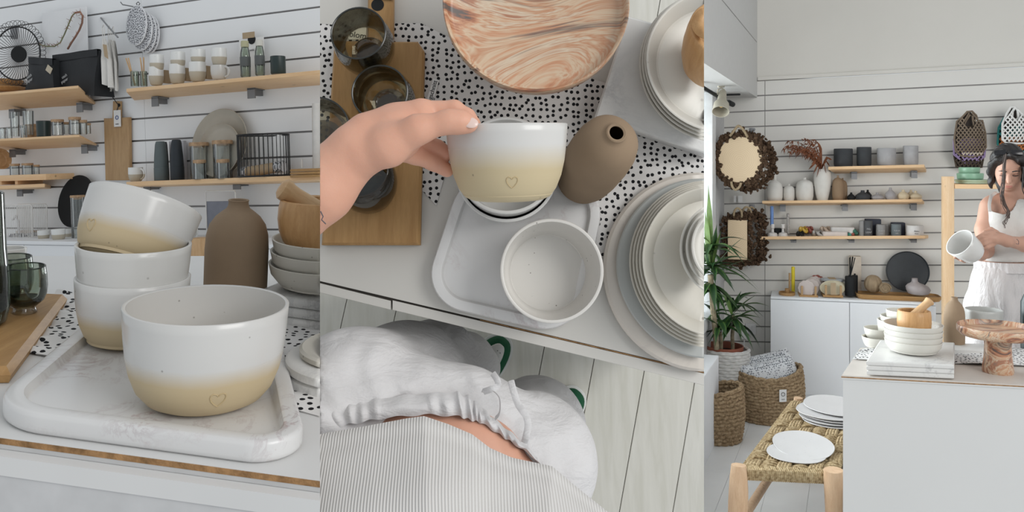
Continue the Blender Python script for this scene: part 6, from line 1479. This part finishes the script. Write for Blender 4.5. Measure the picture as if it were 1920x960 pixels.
M, r, hh = oc(1714, 660, .057, 66, 56); M = M @ T(0, 0, .044); bowl('mortar', 'turned wooden mortar on the counter plate stack', M, r, hh, BEECH, .008, cat='mortar', prof=MORT)
q = M.translation; pa, pb_ = P(1746, 562, q.y-.01), P(1710, 594, q.y); L = (pa-pb_).length
single('pestle', 'turned wooden pestle leaning in the counter mortar', 'pestle', G().lathe([(a*1.15, z*.88) for a, z in PEST], 24), BEECHX, upframe(pa, pb_-pa))
for px, py, h, w, hh, pr, m, lab in ((1650, 655, .004, 62, 20, PLT, STONE, 'low stoneware plate at the back left of the counter'), (1652, 652, .03, 58, 22, PLT, STONE, 'upper stoneware plate at the back left of the counter'), (1692, 652, .0, 88, 50, BOWL, STONEL, 'white bowl under others at the back of the counter'), (1694, 652, .04, 80, 40, BOWL, STONEL, 'white bowl, middle of the stack behind the mortar'), (1696, 652, .078, 62, 34, BOWL, STONEL, 'small white bowl on top of the stack behind the mortar'), (1850, 652, .055, 74, 46, BOWL, plain('grey_bowl_glaze', (.44, .44, .42), .35, .5), 'grey glazed bowl behind the cake stand')):
    M, r, h_ = oc(px, py, 0, w, hh); bowl('stacked_bowl' if 'bowl' in lab else 'stacked_plate', lab, M @ T(0, .02, h), r, h_, m, .004, prof=pr, cat='bowl' if 'bowl' in lab else 'plate')
M, r, hh = oc(1787, 651, .0, 41, 93); vessel('vase', 'tall brown matte vase on the shop counter', 'vase', M @ T(0, -.01, .003), VASE, r, hh, BROWN, .004, seg=40)
pl = rpoly(ccw([c2(1776, 664), c2(1872, 668), c2(1880, 654), c2(1782, 652)]), .02, 5); single('marble_tray', 'thin white marble tray behind the cake stand', 'tray', G().loft(pl, [(0, .004), (0, .018), (.003, .02)]), MARB, FC)
M, r, hh = oc(1871, 698, .0, 160, 1); t = thing('cake_stand', 'swirled clay cake stand on a short pedestal on the counter', 'cake stand', M); ph = hgt(62, M.translation)
obj('plate', G().lathe([(0, ph), (r*.45, ph), (r*.9, ph+.012), (r, ph+.026), (r, ph+.046), (r*.985, ph+.049), (r*.965, ph+.046), (r*.94, ph+.03), (0, ph+.026)], 64), AGATE, t, smooth=50); pr_ = wid(62, M.translation)/2; obj('pedestal', G().lathe([(0, 0), (pr_*.96, 0), (pr_, .006), (pr_*.88, ph*.5), (pr_*.84, ph*.8), (pr_*.9, ph+.004), (0, ph+.004)], 48), AGATE, t)
single('green_bottle', 'dark green bottle at the right picture edge behind the counter', 'bottle', G().lathe([(0, 0), (.035, 0), (.036, .01), (.036, .2), (.02, .24), (.02, .26), (0, .26)], 24), DGREEN, frame(CT(1932, 655), V((1, 0, 0)), V((0, 1, 0)), ZU))
# ---------------- woman with bowl
DW = 3.62
wp = thing('person', 'woman in white tank top and trousers looking down at a bowl', 'person', frame(V((P(1885, 480, DW).x, DW, 0)), V((1, 0, 0)), V((0, 1, 0)), ZU)); iv = MI[wp.name]
def Q(px, py, d=0.0): return tuple(iv @ P(px, py, DW+d))
m_ = DW/F
SK3 = Mt('skin_warm', .5, .35); o_ = SK3.co(); SK3.col(SK3.mix(SK3.noise(o_, 18, 3), (.44, .245, .175), (.54, .32, .235))); SK3.set(SK3.b, 'Subsurface Weight', .08); SK3.set(SK3.b, 'Subsurface Radius', (.01, .004, .002)); SK3 = SK3.m
I3 = [(1, 0, 0), (0, 1, 0), (0, 0, 1)]
fd = V((-.42, -.80, -.42)).normalized(); fr_x = fd.cross(ZU).normalized(); fr_u = fr_x.cross(fd).normalized(); HR = [tuple(fr_x), tuple(fd), tuple(fr_u)]
hc = V(Q(1890, 313)); HS = .80
def FP(x, f, u): return tuple(hc+(fr_x*x+fd*f+fr_u*u)*HS)
def HE(x, f, u, r, *k): return ('ell', FP(x, f, u), HR, tuple(a*HS for a in r))+k
body = [HE(0, -.01, .015, (.074, .092, .098)), HE(0, .028, -.045, (.058, .062, .078)), HE(0, .055, -.100, (.026, .026, .02)),
        ('cap', FP(0, .088, -.002), FP(0, .106, -.040), .007, .0105, .009), HE(0, .089, -.075, (.022, .014, .0085), .006), HE(.03, .062, -.04, (.024, .024, .022)), HE(-.03, .062, -.04, (.024, .024, .022)),
        ('cap', FP(.032, .084, .012), FP(-.032, .084, .012), .0095, .0095, .008)]
body += caps([(Q(1897, 345, .03), .044), (Q(1901, 385, .03), .05)])
body += caps([(Q(1862, 384, .02), .046), (Q(1905, 380, .03), .06), (Q(1950, 384, .03), .048)])
body += [('ell', Q(1897, 420, .01), I3, (.12, .08, .12)), ('ell', Q(1893, 465, .02), I3, (.112, .08, .11)), ('ell', Q(1888, 500, .02), I3, (.125, .09, .10))]
body += caps([(Q(1856, 388, .0), .043), (Q(1846, 430, -.02), .037), (Q(1847, 470, -.04), .033), (Q(1838, 476, -.12), .027), (Q(1824, 475, -.19), .021)])
body += caps([(Q(1955, 390, .0), .045), (Q(1960, 455, -.06), .038), (Q(1922, 458, -.2), .031), (Q(1888, 452, -.25), .022), (Q(1872, 446, -.26), .021)])
# right hand (near) on the bowl wall
body += caps([(Q(1878, 448, -.26), .021), (Q(1862, 447, -.27), .020), (Q(1852, 448, -.27), .017)])
fg = []
for pts in (((1861, 436, -.27), (1847, 438, -.285), (1832, 446, -.28)), ((1858, 444, -.278), (1844, 449, -.292), (1830, 455, -.285)), ((1858, 451, -.275), (1846, 456, -.29), (1833, 461, -.283)), ((1862, 457, -.268), (1850, 463, -.28), (1838, 466, -.275)), ((1868, 436, -.25), (1858, 430, -.245), (1846, 434, -.24))):
    fg += caps([(Q(*pts[0]), .0115), (Q(*pts[1]), .0095), (Q(*pts[2]), .0075)], .006)
# left hand under the bowl
body += caps([(Q(1822, 474, -.19), .02), (Q(1812, 474, -.20), .018)])
for pts in (((1812, 480, -.21), (1801, 486, -.25), (1791, 482, -.28)), ((1817, 482, -.20), (1808, 489, -.25), (1803, 488, -.28)), ((1822, 482, -.20), (1822, 487, -.24), (1822, 486, -.27)), ((1808, 462, -.17), (1794, 449, -.17), (1785, 449, -.18))):
    fg += caps([(Q(*pts[0]), .011), (Q(*pts[1]), .0088), (Q(*pts[2]), .007)], .005)
gb = sdf_mesh(body+fg, .0042, .018); bo = obj('body', gb, SK3, wp, smooth=180)
# face details
LIP = plain('lips', (.42, .15, .12), .45); HAIRM = Mt('dark_hair', .45, .5); o_ = HAIRM.co(); HAIRM.col((.012, .009, .008)); hn = HAIRM.noise(HAIRM.co(scale=(6, 6, 1)), 60, 3); HAIRM.bump(hn, .6, .004); HAIRM = HAIRM.m
def FM(x, f, u): return frame(V(FP(x, f, u)), fr_x, fd, fr_u)
for s_ in (-1, 1):
    obj('eyelid', G().ball((0, 0, 0), (.0105, .005, .0052), 12, 8, FM(.031*s_, .081, -.006)), plain('eyelid_skin', (.36, .19, .135), .5), bo)
    obj('lash_line', G().tube([FP(.03*s_-.015, .087, -.011), FP(.03*s_, .0915, -.0135), FP(.03*s_+.015, .086, -.011)], .0016, 6), HAIRM, bo)
    obj('eyebrow', G().tube([FP(.013*s_, .0955, .015), FP(.03*s_, .096, .020), FP(.05*s_, .084, .014)], [.0024, .0028, .0012], 6), HAIRM, bo)
obj('upper_lip', G().ball((0, 0, 0), (.0145, .005, .003), 14, 8, FM(0, .0985, -.072)), LIP, bo); obj('lower_lip', G().ball((0, 0, 0), (.013, .005, .0034), 14, 8, FM(0, .0975, -.0795)), LIP, bo)
# hair
def hcap(rows): return caps([(FP(*a), r*HS) for a, r in rows])
hp = [HE(0, -.030, .030, (.086, .096, .098)), HE(0, -.065, -.02, (.090, .075, .12))]
hp += hcap([((.006, .058, .100), .016), ((.045, .052, .075), .020), ((.074, .030, .030), .020), ((.084, .012, -.03), .018), ((.080, -.005, -.09), .014), ((.078, -.02, -.14), .010)])
hp += hcap([((-.006, .058, .100), .016), ((-.048, .050, .075), .024), ((-.080, .022, .025), .030), ((-.096, .0, -.04), .036), ((-.108, -.02, -.12), .040), ((-.118, -.03, -.20), .036), ((-.12, -.03, -.30), .022)])
hp += hcap([((0, -.07, -.05), .075), ((-.03, -.09, -.16), .07), ((-.05, -.10, -.27), .05)])
gh_ = sdf_mesh(hp, .0042, .014); hv = []
for x, y, z in gh_.v:
    w_ = .0045*math.sin(z*95+x*60+2*math.sin(y*40))+.003*math.sin(x*230+z*30); hv.append((x+w_*.8, y+w_*.5, z))
gh_.v = hv
hr = obj('hair', gh_, HAIRM, wp, smooth=180)
rl = random.Random(9)
lock = [(1885, 292), (1883, 312), (1882, 335), (1880, 352), (1878, 370), (1882, 385), (1890, 398), (1889, 410), (1882, 418), (1884, 424)]
for k in range(14):
    dx, dy = rl.uniform(-5, 5), rl.uniform(-4, 4); ph = rl.uniform(0, 6); n_ = len(lock)-(k % 3)*2
    obj('hair_strand', G().tube(dense([Q(x+dx*(.3+.7*i/9)+2.0*math.sin(i*1.3+ph), y+dy, -.118+.002*k+.004*i*(i < 6)+.003*max(0, i-5)) for i, (x, y) in enumerate(lock[:n_])], 4), .0013, 5), plain('brown_hair_strand', (.05, .03, .022), .5), hr)
for k in range(10):
    pts = [Q(1915+k*1.6+3*math.sin(i*1.3+k)+i*1.2, 312+i*11, -.07-.012*(k % 3)) for i in range(8)]; obj('hair_strand', G().tube(dense(pts, 3), [.004*(1-.8*q/21) for q in range(22)], 6), HAIRM, hr)
sg = obj('sunglasses', G().tube([FP(.012, .066, .118), FP(-.004, .068, .119)], .003, 6), plain('black_plastic', (.01, .01, .012), .2), hr)
for x_, rz_ in ((.044, -14), (-.034, 10)): obj('sunglass_lens', G().box(-.024, .024, -.004, .004, -.012, .012, FM(x_, .058, .116) @ RX(42) @ RZ(rz_)), plain('black_plastic', (.01, .01, .012), .2), sg, bevel=.003)
# clothing
TANK = fabric('white_tank_jersey', (.62, .60, .57), .9, .25, 10, 600); PNT = fabric('white_crinkled_linen', (.60, .575, .57), .9, .8, 9, 300, aniso=(1.6, 1.6, .6))
tk = [('ell', Q(1896, 415, .012), I3, (.130, .085, .10)), ('ell', Q(1893, 455, .015), I3, (.125, .09, .115)), ('ell', Q(1892, 480, .015), I3, (.126, .092, .08)), ('ell', Q(1874, 422, -.042), I3, (.056, .05, .055)), ('ell', Q(1916, 420, -.042), I3, (.058, .05, .055)), ('ell', Q(1871, 398, -.012), I3, (.064, .07, .062)), ('ell', Q(1921, 394, -.012), I3, (.06, .07, .062)), ('ell', Q(1868, 440, .0), I3, (.065, .075, .10))]
gt = sdf_mesh(tk, .0035, .03)
NKX = [1838, 1845, 1849, 1853, 1857, 1861, 1868, 1880, 1890, 1900, 1910, 1917, 1922, 1928, 1934, 1942, 1950]; NKY = [412, 402, 392, 381, 380, 391, 398, 402, 400, 394, 387, 380, 374, 374, 384, 396, 412]
def zneck(x): px = 960+F*((x+wp_x)/(DW-.08)); return CAMZ-(float(np.interp(px, NKX, NKY))-YH)/F*(DW-.08)
wp_x = P(1885, 480, DW).x; zh = Q(1880, 488)[2]
top_ = bmesh.new(); me_ = gt.mesh('tank'); top_.from_mesh(me_)
bmesh.ops.bisect_plane(top_, geom=top_.verts[:]+top_.edges[:]+top_.faces[:], plane_co=(0, 0, zh), plane_no=(0.03, 0, -1), clear_outer=True)
bmesh.ops.delete(top_, geom=[v for v in top_.verts if v.co.z > zneck(v.co.x)+.002], context='VERTS')
for v in top_.verts:
    if v.is_boundary and v.co.z > zh+.05: v.co.z = min(v.co.z, zneck(v.co.x)) if abs(v.co.z-zneck(v.co.x)) > .006 else zneck(v.co.x)
top_.to_mesh(me_); top_.free()
tko = obj('tank_top', me_, TANK, wp, smooth=180)
sm = tko.modifiers.new('hem', 'SOLIDIFY'); sm.thickness = .003
for pts in (((1856, 397, -.068), (1855, 384, -.06), (1857, 373, -.042), (1860, 366, -.02), (1868, 361, .03)), ((1924, 378, -.062), (1928, 371, -.045), (1932, 365, -.01), (1934, 361, .03))):
    obj('strap', G().tube(dense([Q(*q) for q in pts], 5), .0075, 8, flat=.35, up=(0, -1, 0)), TANK, tko, smooth=70)
pn = [('ell', Q(1888, 503, .014), I3, (.134, .102, .05)), ('cap', Q(1864, 532, .01), Q(1914, 534, .01), .092, .092)]+caps([(Q(1861, 525, .0), .085), (Q(1855, 575, .0), .098), (Q(1850, 660, .02), .095), (Q(1848, 1000, .02), .08)])+caps([(Q(1922, 525, .0), .09), (Q(1918, 570, .0), .10), (Q(1922, 660, .02), .09), (Q(1922, 1000, .02), .08)])
gp = sdf_mesh(pn, .008, .02)
gp.v = [(x, y+.006*math.sin(x*95+2*math.sin(z*9))*min(1, max(0, (1.32-z)*4)), z) for x, y, z in gp.v]
mp = gp.mesh('trousers')
po = obj('trousers', mp, PNT, wp, smooth=180)
wc = V(Q(1888, 497, .014))
def wb(u, v, o=0):
    a = 2*math.pi*u; rr = 1+.018*math.sin(a*34)*(1-.5*abs(2*v-1)); return (wc.x+.138*rr*math.cos(a)-o*math.cos(a), wc.y+.106*rr*math.sin(a)-o*math.sin(a), wc.z+.020-.045*v)
obj('waistband', G().grid(wb, 160, 6, None, True).grid(lambda u, v: wb(u, 1-v, .006), 160, 6, None, True), PNT, po, smooth=70)
obj('forearm_tattoo', G().tube([Q(1906, 448, -.282), Q(1910, 452, -.2825), Q(1910, 458, -.281), Q(1905, 457, -.283)], .0012, 5), plain('tattoo_ink', (.1, .1, .1)), bo)
# bowl in her hands
pc = V(P(1799, 454.5, DW-.285)); tip = V(P(1783.5, 477, DW-.285)); tp = V(P(1815, 431, DW-.285)); dR = (tp-tip).length/2
axw = V((-.82, -.20, .48)).normalized(); xw = (tp-tip); axw = (axw-xw.normalized()*axw.dot(xw.normalized())).normalized()
bowl('serving_bowl', 'white bowl tilted in the hands of the woman', upframe(pc-axw*.098, axw, xw), dR*1.0, .098, GLZW, .0045, prof=[(.5, 0), (.62, .02), (.78, .14), (.88, .35), (.95, .65), (1, 1)])
